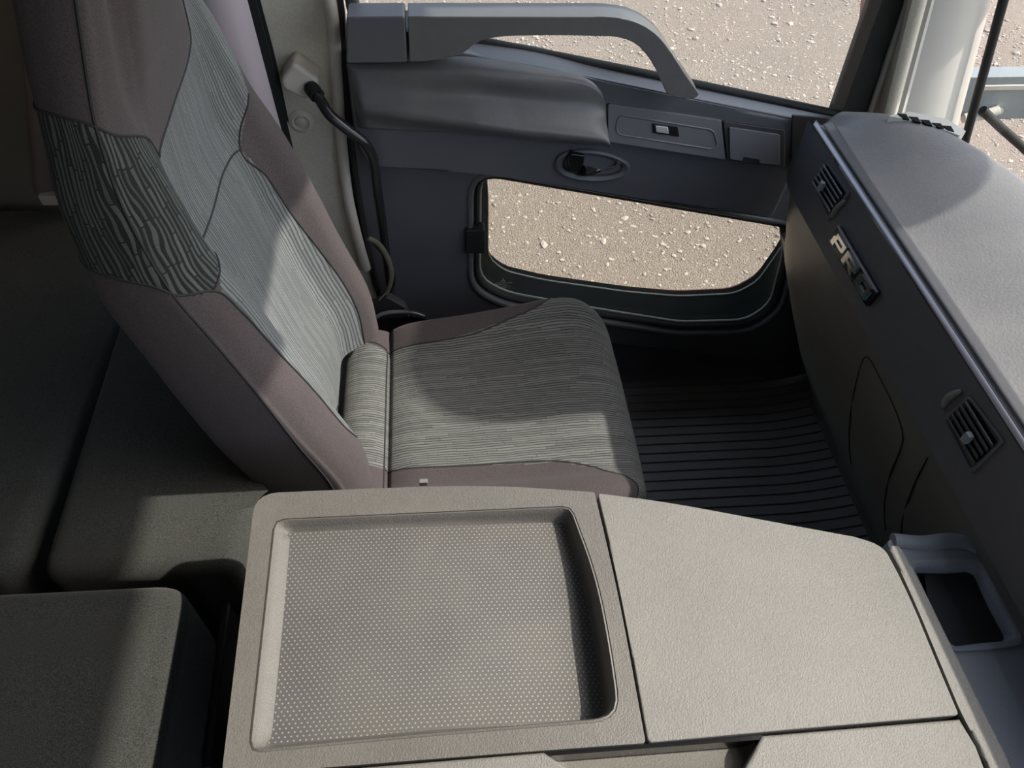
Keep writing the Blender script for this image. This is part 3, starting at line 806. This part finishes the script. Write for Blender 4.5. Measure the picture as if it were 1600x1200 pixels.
# PRO badge
b0, b1 = onf(1311, 371), onf(1364, 461)
bc = (b0 + b1) / 2; hl = abs(b0.y - b1.y) / 2; hh = .0165
hl = .083
bd = slab('badge', rounded([bc + Vector((0, sy * hl, 0)) + fup * sz * hh + fn * .007 for sy, sz in ((1, -1), (1, 1), (-1, 1), (-1, -1))], .004), -fn, .009, M['gloss'], dr, bevel=.0015)
bd['label'] = 'raised badge with chrome PRO lettering edged in teal'
slab('badge_rim', [bc + Vector((0, sy * (hl - .001), 0)) + fup * sz + fn * .0085 for sy, sz in ((1, hh - .003), (1, hh - .0005), (-1, hh - .0005), (-1, hh - .003))], -fn, .003, M['silver'], bd, bevel=0)
def letter(name, polys, ox, holes=()):
    def P(q): return bc + Vector((0, -(ox + q[0] * .043) , 0)) + fup * (-.011 + q[1] * .021) + fn * .0105
    slab(name, [P(q) for q in polys], -fn, .004, M['chrome'], bd, bevel=0, holes=[[P(q) for q in h] for h in holes])
    def Q(q): return bc + Vector((0, -(ox + q[0] * .043 + .0008), 0)) + fup * (-.0130 + q[1] * .021) + fn * .0085
    slab('letter_edge', [Q(q) for q in polys], -fn, .002, M['teal'], bd, bevel=0, holes=[[Q(q) for q in h] for h in holes])
letter('letter_p', [(0, 0), (.26, 0), (.26, .30), (.86, .30), (1.0, .42), (1.0, 1), (.12, 1), (.12, .72), (0, .60)], -.073, [[(.30, .52), (.78, .52), (.78, .74), (.30, .74)]])
letter('letter_r', [(0, 0), (.25, 0), (.25, .34), (.42, .34), (.72, 0), (1.06, 0), (.72, .36), (1.0, .46), (1.0, 1), (0, 1)], -.024, [[(.28, .56), (.78, .56), (.78, .76), (.28, .76)]])
letter('letter_o', [(.12, 0), (.9, 0), (1.0, .12), (1.0, .88), (.9, 1), (.12, 1), (0, .88), (0, .12)], .030, [[(.24, .24), (.78, .24), (.78, .78), (.24, .78)]])
# defroster grille at the foot of the pillar
dg = slab('defroster_grille', rounded([at(1388, 181, z=.955), at(1420, 174, z=.955), at(1480, 186, z=.955), at(1510, 205, z=.955), at(1500, 212, z=.955), at(1440, 190, z=.955)], .004), (0, 0, -1), .08, M['pillar'], dr, bevel=.002)
for u in (1410, 1428, 1446, 1464, 1480):
    v = 179 + (u - 1410) * .27
    slab('grille_slot', [at(u - 8, v - 2, z=.9562), at(u + 6, v - 1, z=.9562), at(u + 11, v + 7.5, z=.9562), at(u + 1, v + 5, z=.9562)], (0, 0, -1), .003, M['reveal'], dg, bevel=0)

# ================================================================== ENGINE COVER between the seats
ZC = .765
er = root('engine_cover', (.2, .35, 0), 'dusty grey plastic engine cover with recessed dotted tray', 'engine cover')
def cz(pts, z=ZC): return ats(pts, z=z)
def inset_poly(P, s):
    c = sum(P, Vector()) / len(P); return [p + (c - p).normalized() * s for p in P]
# dark body below the top panels
body = rounded(cz([(398, 780), (560, 772), (800, 768), (930, 776), (1200, 822), (1388, 856), (1500, 1118), (1560, 1260), (1000, 1330), (340, 1330), (352, 1180)], ZC - .012), 0)
body = [Vector((p.x, p.y, ZC - .069)) for p in body]
slab('cover_body', body, (0, 0, -1), .68, M['cover_dark'], er, bevel=0)
# rear tray panel with an opening
tr_out = rounded(cz([(399, 771), (560, 764), (700, 759), (800, 760), (929, 769), (968, 935), (1009, 1161), (760, 1179), (346, 1212)]), [.03, .3, .3, .2, .004, .2, .004, .3, .01])
rimo = rounded(cz([(427, 811), (893, 790), (934, 900), (956, 1010), (972, 1126), (670, 1151), (386, 1178)]), [.014, .012, .12, .1, .03, 0, .014])
rimo = resample(rimo, 120)
slab('tray_panel', tr_out, (0, 0, -1), .07, M['cover_worn'], er, bevel=.012, seg=4, holes=[rimo])
flo = rounded(cz([(444, 826), (884, 800), (945, 905), (958, 1010), (962, 1119), (670, 1140), (404, 1168)], ZC - .01), [.012, .012, .10, .1, .02, 0, .012])
rimc = sum(rimo, Vector()) / len(rimo)
def dep(p):
    fx = (p.x + .215) / .41; fy = 1 - (p.y - .215) / .29
    return -(.017 + .030 * max(0, fx) ** 3 * (.25 + .75 * max(0, min(1, fy * 1.6))))
def sh(s, dz, k=0):
    out = []
    n = len(rimo)
    for i, p in enumerate(rimo):
        t = (rimo[(i + 1) % n] - rimo[i - 1]).normalized(); nn = Vector((-t.y, t.x, 0))
        if nn.dot(rimc - p) < 0: nn = -nn
        lean = s + k * max(0, -nn.x * -1) * .0
        left = max(0, nn.x) ** 2
        out.append(p + nn * (s + k * left) + Vector((0, 0, dz if dz is not None else dep(p))))
    return out
R = [sh(0, -.002), sh(.0012, -.0008), sh(.003, .0), sh(.0045, -.003), sh(.0065, -.009, .003), sh(.008, None, .008)]
R[-1] = [Vector((p.x, p.y, ZC + dep(p) + .004)) for p in R[-1]]
R.append([p + Vector((0, 0, -.003)) + (rimc - p).normalized() * .004 for p in R[-1]])
R[-1] = [Vector((p.x, p.y, ZC + dep(p))) for p in R[-1]]
rings('tray_wall', R, M['cover_worn'], er, sharp=80)
bm = bmesh.new(); base = R[-1]
lv = []
for s in [i / 16 for i in range(16)]:
    lv.append([Vector((q.x, q.y, ZC + dep(q))) for q in [p.lerp(rimc, s) for p in base]])
tm = rings('tray_mat', lv + [[Vector((rimc.x, rimc.y, ZC + dep(rimc)))] * 120], M['traymat'], er, sharp=80)
tm['label'] = 'grey rubber tray liner with rows of small pale dots'
# front lid
lid = rounded(cz([(934, 770), (1050, 786), (1200, 814), (1352, 842), (1383, 856), (1420, 930), (1499, 1117), (1240, 1140), (1013, 1160), (972, 935)]), [.004, .3, .3, .06, .02, .1, .004, 0, .004, .2])
slab('front_lid', lid, (0, 0, -1), .06, M['cover'], er, bevel=.006, seg=4)
# strip in front of the lid
st = rounded(cz([(1388, 852), (1406, 850), (1440, 915), (1536, 1112), (1620, 1275), (1580, 1290), (1530, 1165), (1503, 1117), (1425, 930)]), [.006, .02, .1, .1, 0, 0, .02, .02, .1])
slab('front_strip', st, (0, 0, -1), .05, M['cover'], er, bevel=.004)
# near panel with the finger pull scoop
nr = rounded(cz([(560, 1199), (850, 1175), (884, 1198), (905, 1216), (1165, 1200), (1180, 1170), (1192, 1149), (1500, 1123), (1526, 1166), (1590, 1330), (560, 1330)], ZC - .002), 0)
slab('near_panel', nr, (0, 0, -1), .05, M['cover'], er, bevel=.004)
nl = rounded(cz([(346, 1218), (556, 1200), (556, 1330), (340, 1330)], ZC - .002), 0)
slab('near_corner_panel', nl, (0, 0, -1), .05, M['cover'], er, bevel=.003)
slab('pull_shade_strip', [at(838, 1173, z=ZC - .006) + Vector((0, -.0005, 0)), at(1013, 1158, z=ZC - .006) + Vector((0, -.0005, 0)), at(1190, 1146, z=ZC - .006) + Vector((0, -.0005, 0)), at(1190, 1146, z=ZC - .006) + Vector((0, -.006, 0)), at(838, 1173, z=ZC - .006) + Vector((0, -.006, 0))], (0, 0, -1), .05, M['gloss'], er, bevel=0)  # black strip added as painted shade under the panel edge above the scoop
sc = [at(835, 1176, z=ZC - .004), at(1195, 1148, z=ZC - .004)]
def scoop(a, b):
    p = sc[0].lerp(sc[1], a); q = p + Vector((0, -.045, 0))
    r = p.lerp(q, b); e = min(1, a / .12, (1 - a) / .07) ** .7
    return r + Vector((0, 0, -.004 - .026 * e * (1 - b ** 2)))
surf('pull_scoop', scoop, 40, 12, M['cover'], er)
# rear left edge frame of the cover
box('seat_latch_tab', at(655, 758, z=ZC) + Vector((0, .006, -.012)), at(668, 755, z=ZC) + Vector((0, .010, -.004)), M['cover'], er, bevel=.001)

# ================================================================== STORAGE CONSOLE under the dash
ZS = .715
sr = dr
so = rounded(cz([(1385, 842), (1440, 848), (1490, 842), (1545, 870), (1600, 975), (1760, 1330), (1500, 1400), (1480, 1180)], ZS), [.01, .02, .03, .06, .0, 0, 0, 0])
ho = resample(rounded(cz([(1422, 882), (1530, 880), (1592, 1003), (1484, 1014)], ZS), .012), 64)
sr = slab('console_top', so, (0, 0, -1), .02, M['console'], dr, bevel=.006, holes=[ho])
hc = sum(ho, Vector()) / 64
rings('pocket_rim', [[p + Vector((0, 0, .003)) + (p - hc).normalized() * .006 for p in ho], [p + Vector((0, 0, .0025)) + (hc - p).normalized() * .001 for p in ho], [p + (hc - p).normalized() * .005 - Vector((0, 0, .006)) for p in ho],
                     [p + (hc - p).normalized() * .007 - Vector((0, 0, .014)) for p in ho]], M['console'], sr, sharp=70)
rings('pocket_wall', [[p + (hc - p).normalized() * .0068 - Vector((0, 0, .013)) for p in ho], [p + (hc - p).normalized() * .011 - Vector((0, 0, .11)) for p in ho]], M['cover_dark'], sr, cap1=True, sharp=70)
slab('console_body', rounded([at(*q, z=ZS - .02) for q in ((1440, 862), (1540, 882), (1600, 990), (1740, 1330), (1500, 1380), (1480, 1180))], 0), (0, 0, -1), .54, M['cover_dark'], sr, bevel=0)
# raised rim of the console toward the dash
tube('console_rim', ats([(1395, 846), (1440, 850), (1490, 846), (1530, 860), (1560, 895), (1600, 965), (1680, 1130)], z=ZS - .002), .010, M['console'], sr, nseg=12, n=40, asp=1.2)
# wiring and lamp socket seen in the pocket
o = tube('pocket_socket', [at(1480, 975, z=ZS - .108), at(1480, 975, z=ZS - .098)], .016, M['cover_dark'], None, nseg=20)
meta(o, 'round black socket at the bottom of the storage pocket', 'socket')

# ================================================================== BUNK CUSHIONS behind
def cushion_box(name, outline, ztop, depth, r, label, crown=.006):
    k_ = (HCAM - ztop) / (HCAM - .555)
    outline = [(p[0] * k_, p[1] * k_ if p[1] < 1.2 else p[1], 0) for p in outline]
    P = resample(rounded(outline, r[0], seg=8), 640); c = sum(P, Vector()) / len(P)
    R = []
    def ins(s, z):
        out = []
        n = len(P)
        for i, p in enumerate(P):
            t = (P[(i + 1) % n] - P[i - 1]).normalized(); nn = Vector((-t.y, t.x, 0))
            if nn.dot(c - p) < 0: nn = -nn
            out.append(Vector((p.x, p.y, z)) + nn * s)
        return out
    q = r[1]
    R.append(ins(.0, ztop - depth))
    for k in range(0, 7):
        a = k / 6 * math.pi / 2
        R.append(ins(q * (1 - math.cos(a)), ztop - q + q * math.sin(a)))
    top_ = R[-1]; cc = Vector((c.x, c.y, ztop))
    for s in (.1, .25, .5, .75):
        R.append([p.lerp(cc, s) + Vector((0, 0, crown * s)) for p in top_])
    R.append([cc + Vector((0, 0, crown))] * len(P))
    o = rings(name, R, M['bunk'], None, sharp=60)
    meta(o, label, 'mattress', 'bunk mattress sections'); return o
cushion_box('bunk_mattress', [(-1.27, .545, 0), (-.662, .545, 0), (-.640, .57, 0), (-.648, 1.37, 0), (-1.27, 1.37, 0)], .60, .31, (.03, .022),
            'dark velour mattress section against the rear wall, farthest left behind the seat')
cushion_box('bunk_mattress', [(-.607, .540, 0), (-.318, .527, 0), (-.300, .64, 0), (-.33, .665, 0), (-.42, .76, 0), (-.47, 1.37, 0), (-.630, 1.37, 0)], .60, .31, (.03, .028),
            'dark velour mattress section directly behind the seat backrest')
cushion_box('bunk_mattress', [(-1.27, -.60, 0), (-.372, -.60, 0), (-.378, .515, 0), (-1.27, .525, 0)], .65, .36, (.05, .020),
            'dark velour mattress section nearest the camera beside the engine cover')
o = slab('bunk_box', [Vector(p) for p in ((-1.28, -.9, .285), (-.40, -.9, .285), (-.40, 1.38, .285), (-1.28, 1.38, .285))], (0, 0, -1), .28, M['cover_dark'], bevel=0)
meta(o, 'black boxed bunk base under the mattress sections', 'bunk')
# rail in the gap between bunk and engine cover
o = slab('bunk_rail', [at(350, 905, z=.50), at(364, 905, z=.50), at(329, 1200, z=.50), at(315, 1200, z=.50)], (0, 0, -1), .19, M['cover_dark'], bevel=.004)
meta(o, 'thin black upright rail in the gap beside the engine cover', 'rail')

# ================================================================== SEAT
seat = root('passenger_seat', (.1, .88, .1), 'high backed cab passenger seat in brown and ribbed grey fabric', 'seat')
YC = .885
# near front seam of the backrest: (pixel u, v, y) and (thickness to the rear, far edge y)
rows = [(552, 800, .64, .15, 1.115), (530, 755, .64, .145, 1.125), (470, 690, .64, .14, 1.135), (410, 620, .64, .13, 1.14), (340, 540, .64, .115, 1.14), (270, 462, .64, .10, 1.13), (225, 390, .645, .085, 1.12),
        (190, 320, .65, .075, 1.105), (165, 250, .66, .065, 1.08), (148, 190, .668, .06, 1.06), (138, 130, .676, .06, 1.03), (128, 60, .684, .06, 1.005), (120, 0, .69, .06, .985), (112, -80, .70, .06, .97), (112, -180, .71, .055, .96), (125, -260, .73, .05, .94)]
RS = []
for u, v, y, th, yf in rows:
    p = at(u, v, y=y); RS.append((p, th, yf))
NR = len(RS)
# cross sections: (fraction across, depth) from rear-near round the front to rear-far
def section(i):
    p, th, yf = RS[i]; a = RS[max(0, i - 1)][0]; b = RS[min(NR - 1, i + 1)][0]
    t = Vector((b.x - a.x, 0, b.z - a.z)).normalized(); n = Vector((t.z, 0, -t.x))
    if n.x < 0: n = -n
    w = yf - p.y; h = i / (NR - 1)
    bol = lerp_table([(0, .030), (.25, .036), (.42, .030), (.58, .014), (.75, .012), (1, .008)], h)
    cen = lerp_table([(0, -.040), (.15, -.034), (.3, -.012), (.45, .008), (.62, .026), (.8, .030), (1, .012)], h)
    sec = [(.12, -th), (.035, -th * .92), (.004, -th * .55), (.0, -.012), (.012, .002), (.045, bol * .6), (.105, bol), (.165, bol * .82), (.215, bol * .3 + cen * .5), (.27, cen * .95), (.38, cen), (.5, cen), (.62, cen),
           (.73, cen * .95), (.785, bol * .3 + cen * .5), (.835, bol * .82), (.895, bol), (.955, bol * .6), (.988, .002), (1.0, -.012), (.996, -th * .55), (.965, -th * .92), (.88, -th)]
    return [p + Vector((0, w * f, 0)) + n * dd for f, dd in sec]
SEC = [section(i) for i in range(NR)]
NB = len(SEC[0])
KA, KB = 440, 460
COLS = [spline([SEC[i][j] for i in range(NR)], KA + 1) for j in range(NB)]
BK = []
for i in range(KA + 1):
    BK.append(spline([COLS[j][i] for j in range(NB)], KB + 1))
def bkf(a, b): return BK[int(round(a * KA))][int(round(b * KB))]
def arcs(P):
    L = [0]
    for p, q in zip(P, P[1:]): L.append(L[-1] + (q - p).length)
    return L
BU, BV = arcs([r_[KB // 2] for r_ in BK]), arcs(BK[KA // 3])
def bkuv(a, b): return (BU[int(round(a * KA))], BV[int(round(b * KB))])
HEAD = [(1.01, .165), (.588, .169), (.565, .215), (.542, .254), (.50, .325), (.446, .388), (.452, .43), (.458, .473), (.471, .577), (.52, .62), (.60, .655), (1.01, .70)]
LOWER = [(.292, .608), (.25, .63), (.204, .638), (.121, .658), (.058, .658), (-.01, .655), (-.01, .50), (.03, .42), (.06, .335), (.092, .29), (.146, .281), (.212, .262), (.271, .254), (.300, .25), (.315, .27), (.318, .33), (.308, .40), (.304, .469), (.304, .535)]
SHOULDER = [(.604, -.01), (.604, .104), (.588, .169), (.565, .215), (.542, .254), (.50, .325), (.446, .388), (.37, .33), (.318, .30), (.315, .27), (.308, .242), (.318, .21), (.333, .169), (.367, .096), (.40, -.01)]
UPPER = [(.60, .655), (.52, .62), (.471, .577), (.458, .473), (.446, .388), (.37, .33), (.318, .30), (.318, .33), (.308, .40), (.304, .469), (.304, .535), (.292, .608), (.338, .70), (.40, .74), (.50, .76), (.60, .78)]
ZB = [('headrest_panel', HEAD, M['plain'], 0), ('back_insert', LOWER, M['stripe_back'], 0), ('shoulder_panel', SHOULDER, M['stripe_big'], 0), ('upper_back_insert', UPPER, M['stripe_back'], 0)]
parts = zoned('b', bkf, KA, KB, bkuv, ZB, ('backrest', M['plain']), seat)
# rear shell of the backrest
Rsh = []
for i in range(0, KA + 1, 5):
    a, b = BK[i][0], BK[i][-1]
    Rsh.append([a.lerp(b, k / 12) + (Vector((-.02, 0, -.004)) * math.sin(math.pi * k / 12)) for k in range(13)])
rings('back_shell', Rsh, M['plain'], seat, closed=False, sharp=80)
def seamline(name, pts, fn, par, r=.0017, n=90, mt=None):
    P = spline([Vector((a, b, 0)) for a, b in pts], n); Q = []
    for p in P:
        q = fn(min(1, max(0, p.x)), min(1, max(0, p.y)))
        Q.append(q)
    tube(name, Q, r, mt or M['seam'], par, nseg=6)

# seat cushion
# rows rear -> front over the roll: (x, z, half width near, half width far)
crow = [(-.215, .40, .235, .225), (-.195, .445, .24, .23), (-.165, .462, .245, .235), (-.135, .462, .248, .238), (-.112, .452, .25, .24), (-.104, .444, .25, .24), (-.094, .455, .25, .24), (-.05, .468, .252, .242), (.05, .474, .255, .25), (.15, .482, .258, .262),
        (.24, .490, .258, .272), (.300, .488, .255, .272), (.345, .473, .246, .264), (.370, .446, .238, .252), (.381, .41, .234, .245), (.380, .36, .232, .240), (.365, .32, .23, .235)]
def csec(i):
    x, z, hn, hf = crow[i]; h = i / (len(crow) - 1)
    bn = lerp_table([(0, .004), (.3, .012), (.6, .020), (.75, .016), (.9, .0), (1, 0)], h)
    bf = lerp_table([(0, .004), (.3, .014), (.55, .030), (.68, .036), (.8, .014), (.9, .0), (1, 0)], h)
    ce = lerp_table([(0, .0), (.3, -.006), (.6, -.006), (.8, .0), (1, 0)], h)
    fr = max(0, (h - .72) / .28)
    sec = [(-1, -.12), (-1.005, -.07), (-1.0, -.03), (-.975, -.006), (-.93, bn * .8), (-.84, bn), (-.74, bn * .55), (-.64, ce * .6), (-.5, ce), (0, ce * 1.2), (.5, ce), (.64, ce * .5 + bf * .1), (.74, bf * .5), (.84, bf * .95), (.92, bf * .85), (.975, bf * .3 - .012), (1.0, -.04), (1.005, -.08), (1, -.13)]
    out = []
    for f, dz in sec:
        y = YC + (f * hn if f < 0 else f * hf)
        side = max(0, abs(f) - .86) / .14
        xx = x - .02 * min(1, side) * (1 if h > .6 else 0) * (1 if x > .2 else 0) - .02 * (abs(f) ** 4) * max(0, (h - .6) / .4)
        if h > .72:
            # front skin: section lies in the front plane, keep z, pull the corners back
            dz = dz if dz > -.02 else dz * max(0, 1 - fr * 1.3)
            xx -= .03 * max(0, abs(f) - .8) / .2 * fr
        out.append(Vector((xx, y, z + dz)))
    return out
CS = [csec(i) for i in range(len(crow))]
KC = 400
CC = [spline([CS[i][j] for i in range(len(crow))], KC + 1) for j in range(len(CS[0]))]
CU = [spline([CC[j][i] for j in range(len(CC))], KC + 1) for i in range(KC + 1)]
def cuf(a, b): return CU[int(round(a * KC))][int(round(b * KC))]
CUA, CUB = arcs([r_[KC // 2] for r_ in CU]), arcs(CU[KC // 2])
def cuuv(a, b): return (CUA[int(round(a * KC))], CUB[int(round(b * KC))] + .3)
CINS = [(.254, .646), (.479, .65), (.562, .696), (.60, .725), (.64, .79), (.68, .86), (1.01, .90), (1.01, .12), (.80, .16), (.765, .25), (.729, .321), (.68, .37), (.608, .433), (.475, .442), (.254, .45)]
CROLL = [(.254, .45), (.254, .646), (.233, .65), (.117, .70), (-.01, .70), (-.01, .45)]
ZC_ = [('cushion_insert', CINS, M['stripe'], 0), ('rear_roll', CROLL, M['stripe'], 0)]
zoned('c', cuf, KC, KC, cuuv, ZC_, ('seat_cushion', M['plain']), seat)
def bilin(G, a, b):
    x, y = a * (len(G) - 1), b * (len(G[0]) - 1); i, j = min(int(x), len(G) - 2), min(int(y), len(G[0]) - 2); u, v = x - i, y - j
    return G[i][j].lerp(G[i + 1][j], u).lerp(G[i][j + 1].lerp(G[i + 1][j + 1], u), v)
for nm, pts in (('seam', [(1, .165), (.9, .166), (.75, .168), (.588, .169)]), ('seam', [(.604, .0), (.604, .05), (.604, .104), (.588, .169), (.542, .254), (.50, .325), (.446, .388)]),
                ('seam', [(.446, .388), (.452, .43), (.458, .473), (.471, .577), (.52, .62), (.60, .655)]), ('seam', [(.588, .169), (.50, .169), (.40, .169), (.333, .169), (.22, .155), (.12, .14), (.02, .13)]),
                ('seam', [(.40, .0), (.367, .096), (.333, .169), (.308, .242), (.271, .254), (.212, .262), (.146, .281), (.092, .29), (.06, .335), (.03, .42), (.0, .50)]),
                ('seam', [(.308, .242), (.318, .30), (.318, .33), (.308, .40), (.304, .469), (.304, .535), (.292, .608)]), ('seam', [(.338, .70), (.292, .608), (.25, .63), (.204, .638), (.121, .658), (.058, .658), (.0, .655)])):
    seamline(nm, pts, lambda a, b: bilin(BK, a, b), seat)
for pts in ([(.254, .45), (.475, .442), (.608, .433), (.68, .37), (.729, .321), (.765, .25), (.80, .16), (.9, .13)], [(.254, .646), (.479, .65), (.562, .696), (.60, .725), (.64, .79), (.68, .86), (.80, .88)],
            [(.25, .30), (.252, .45), (.252, .55), (.254, .646), (.20, .68), (.117, .70)]):
    seamline('seam', pts, lambda a, b: bilin(CU, a, b), seat)
# seat pan and pedestal
box('seat_pan', (-.24, YC - .215, .25), (.30, YC + .20, .36), M['cover_dark'], seat, bevel=.02)
box('pedestal', (-.20, YC - .19, .0), (.26, YC + .18, .26), M['cover_dark'], seat, bevel=.02)
tube('recline_lever', [at(575, 505, y=1.15), at(600, 490, y=1.16), at(640, 488, y=1.165), at(663, 494, y=1.165)], .005, M['satin'], seat, nseg=10, n=16)

# ================================================================== GRAB RAIL, BELT, CURTAINS
gr = root('grab_rail', at(468, 125, y=1.30), 'bent black tube grab rail with cream plastic mount on the pillar felt', 'grab rail')
bk_ = rounded(ats([(438, 124), (458, 98), (499, 126), (497, 140), (478, 158), (441, 139)], y=1.262), [.010, .010, .008, .006, .010, .012])
slab('mount_cap', bk_, (0, 1, 0), .05, M['creamp'], gr, bevel=.009, seg=4)
tube('rail_tube', [at(488, 140, y=1.262), at(500, 156, y=1.235), at(516, 180, y=1.22), at(545, 204, y=1.215), at(570, 224, y=1.215), at(584, 252, y=1.22), at(590, 300, y=1.225), at(597, 350, y=1.24), at(603, 400, y=1.26), at(612, 470, y=1.28)], .0098, M['tube'], gr, nseg=16, n=70)
tube('rail_sleeve', [at(486, 137, y=1.262), at(496, 150, y=1.243)], .0135, M['rubber'], gr, nseg=16)

def ribbon(name, P, width, wdir, th, m, parent=None, n=30):
    P = spline([Vector(p) for p in P], n); w = Vector(wdir).normalized() * width / 2; R = []
    for i, p in enumerate(P):
        t = (P[min(i + 1, n - 1)] - P[max(i - 1, 0)]).normalized(); nn = t.cross(w).normalized() * th / 2
        R.append([p - w - nn, p + w - nn, p + w + nn, p - w + nn])
    return rings(name, R, m, parent, cap0=True, cap1=True, sharp=30)
br = root('seat_belt', at(440, 215, y=1.27), 'black webbing seat belt hanging behind the seat shoulder', 'seat belt')
ribbon('belt_webbing', [at(352, -120, y=1.285), at(377, -20, y=1.285), at(404, 80, y=1.28), at(430, 180, y=1.275), at(452, 270, y=1.26)], .036, (1, 0, 0), .003, M['belt'], br)
ribbon('belt_webbing', [at(372, -90, y=1.30), at(394, 0, y=1.30), at(418, 90, y=1.295), at(440, 190, y=1.29)], .026, (1, 0, 0), .003, M['belt'], br)
tube('anchor_loop', [at(575, 372, y=1.19), at(592, 382, y=1.20), at(606, 404, y=1.20), at(612, 430, y=1.2), at(606, 455, y=1.2), at(594, 470, y=1.19)], .0055, M['strap'], br, nseg=8, n=24, asp=.5)
tube('anchor_cable', [at(582, 378, y=1.2), at(600, 400, y=1.21), at(617, 432, y=1.22), at(608, 470, y=1.21), at(596, 480, y=1.2)], .0035, M['belt'], br, nseg=8, n=24)
bkl = slab('belt_anchor', rounded(ats([(578, 482), (604, 464), (632, 480), (640, 496), (600, 499)], y=1.185), .004), (0, 1, 0), .02, M['cover_dark'], br, bevel=.004)
o = bkl
# folded belt guide at the very top
tube('belt_guide', [at(318, -8, y=1.22), at(336, 10, y=1.21), at(352, 14, y=1.21), at(364, 2, y=1.22), at(368, -25, y=1.24)], .016, M['cover_dark'], br, nseg=12, n=20, asp=.5)

def curtain(name, top_, bot, m, folds, amp, label, cat='curtain'):
    """hanging cloth between two edge lines, each a list of points left to right"""
    def f(a, b):
        A = spline(top_, 41)[int(round(b * 40))]; B = spline(bot, 41)[int(round(b * 40))]
        p = A.lerp(B, a)
        return p + Vector((0, -amp * math.sin(b * folds * math.pi * 2 + a * 1.2) * (.5 + .5 * a) - .02 * math.sin(b * math.pi), 0))
    o = surf(name, f, 24, 40, m, thick=.003); meta(o, label, cat); return o
curtain('curtain', [at(255, -120, y=1.23), at(300, -60, y=1.20), at(345, -40, y=1.20), at(382, -20, y=1.23)],
        [at(370, 215, y=1.20), at(395, 225, y=1.19), at(422, 228, y=1.20), at(448, 225, y=1.23)], M['lilac'], 1.1, .010, 'pale lilac cloth curtain bunched behind the seat shoulder')
curtain('curtain', [at(20, -60, y=1.34), at(60, -60, y=1.33), at(100, -60, y=1.33), at(160, -60, y=1.34)],
        [at(58, 296, y=1.36), at(85, 304, y=1.35), at(112, 298, y=1.35), at(150, 290, y=1.36)], M['rosy'], 1.6, .012, 'rosy brown curtain hanging in the shade at the left edge')

# ================================================================== OUTSIDE: mirror arm and mirrors
mr = root('mirror_bracket', (1.3, 1.58, .75), 'grey steel mirror bracket arm outside the windscreen pillar', 'mirror bracket')
YM = 1.62
slab('arm_plate', rounded(ats([(1440, 122), (1700, 118), (1700, 184), (1545, 186), (1440, 176)], y=YM), .004), (0, 1, 0), .05, M['steel'], mr, bevel=.012)
slab('arm_edge', ats([(1532, 134), (1700, 132), (1700, 140), (1534, 142)], y=YM - .004), (0, 1, 0), .01, M['alu'], mr, bevel=.002)
tube('stay_rod', ats([(1535, 172), (1560, 196), (1600, 232), (1700, 320)], y=YM - .02), .011, M['rubber'], mr, nseg=12)
tube('stay_bracket', ats([(1505, 185), (1535, 180), (1560, 172)], y=YM - .01), .012, M['creamp'], mr, nseg=12)
tube('bolt', [at(1563, 173, y=YM - .004), at(1563, 173, y=YM - .012)], .008, M['alu'], mr, nseg=12)
# front look-down mirror carried ahead of the screen: throws the rounded shade on dash and cushion
def mirror_head(name, c, rx, ry, rz, label):
    R = []
    for k in range(11):
        a = -math.pi / 2 + math.pi * k / 10
        R.append([Vector((c[0] + math.sin(a) * rx, c[1] + abs(math.cos(a)) ** .5 * ry * abs(math.cos(t)) ** .58 * (1 if math.cos(t) > 0 else -1), c[2] + abs(math.cos(a)) ** .5 * rz * abs(math.sin(t)) ** .58 * (1 if math.sin(t) > 0 else -1))) for t in [2 * math.pi * j / 40 for j in range(40)]])
    o = rings(name, R, M['cover_dark'], mr, sharp=60)
    o['label'] = label
mirror_head('mirror_head', (1.40, 1.22, 1.755), .05, .35, .285, 'black mirror housing')
tube('mirror_stalk', [Vector((1.45, 1.62, .95)), Vector((1.52, 1.5, 1.3)), Vector((1.43, 1.4, 1.6))], .014, M['rubber'], mr, nseg=10, n=20)
# windscreen wiper arm parked low outside
wr = root('wiper', (1.25, .2, .86), 'black windscreen wiper arm outside the glass', 'wiper')
tube('wiper_arm', [Vector((1.22, .62, .90)), Vector((1.24, .30, 1.30)), Vector((1.20, -.05, 1.62))], .007, M['gloss'], wr, nseg=8)
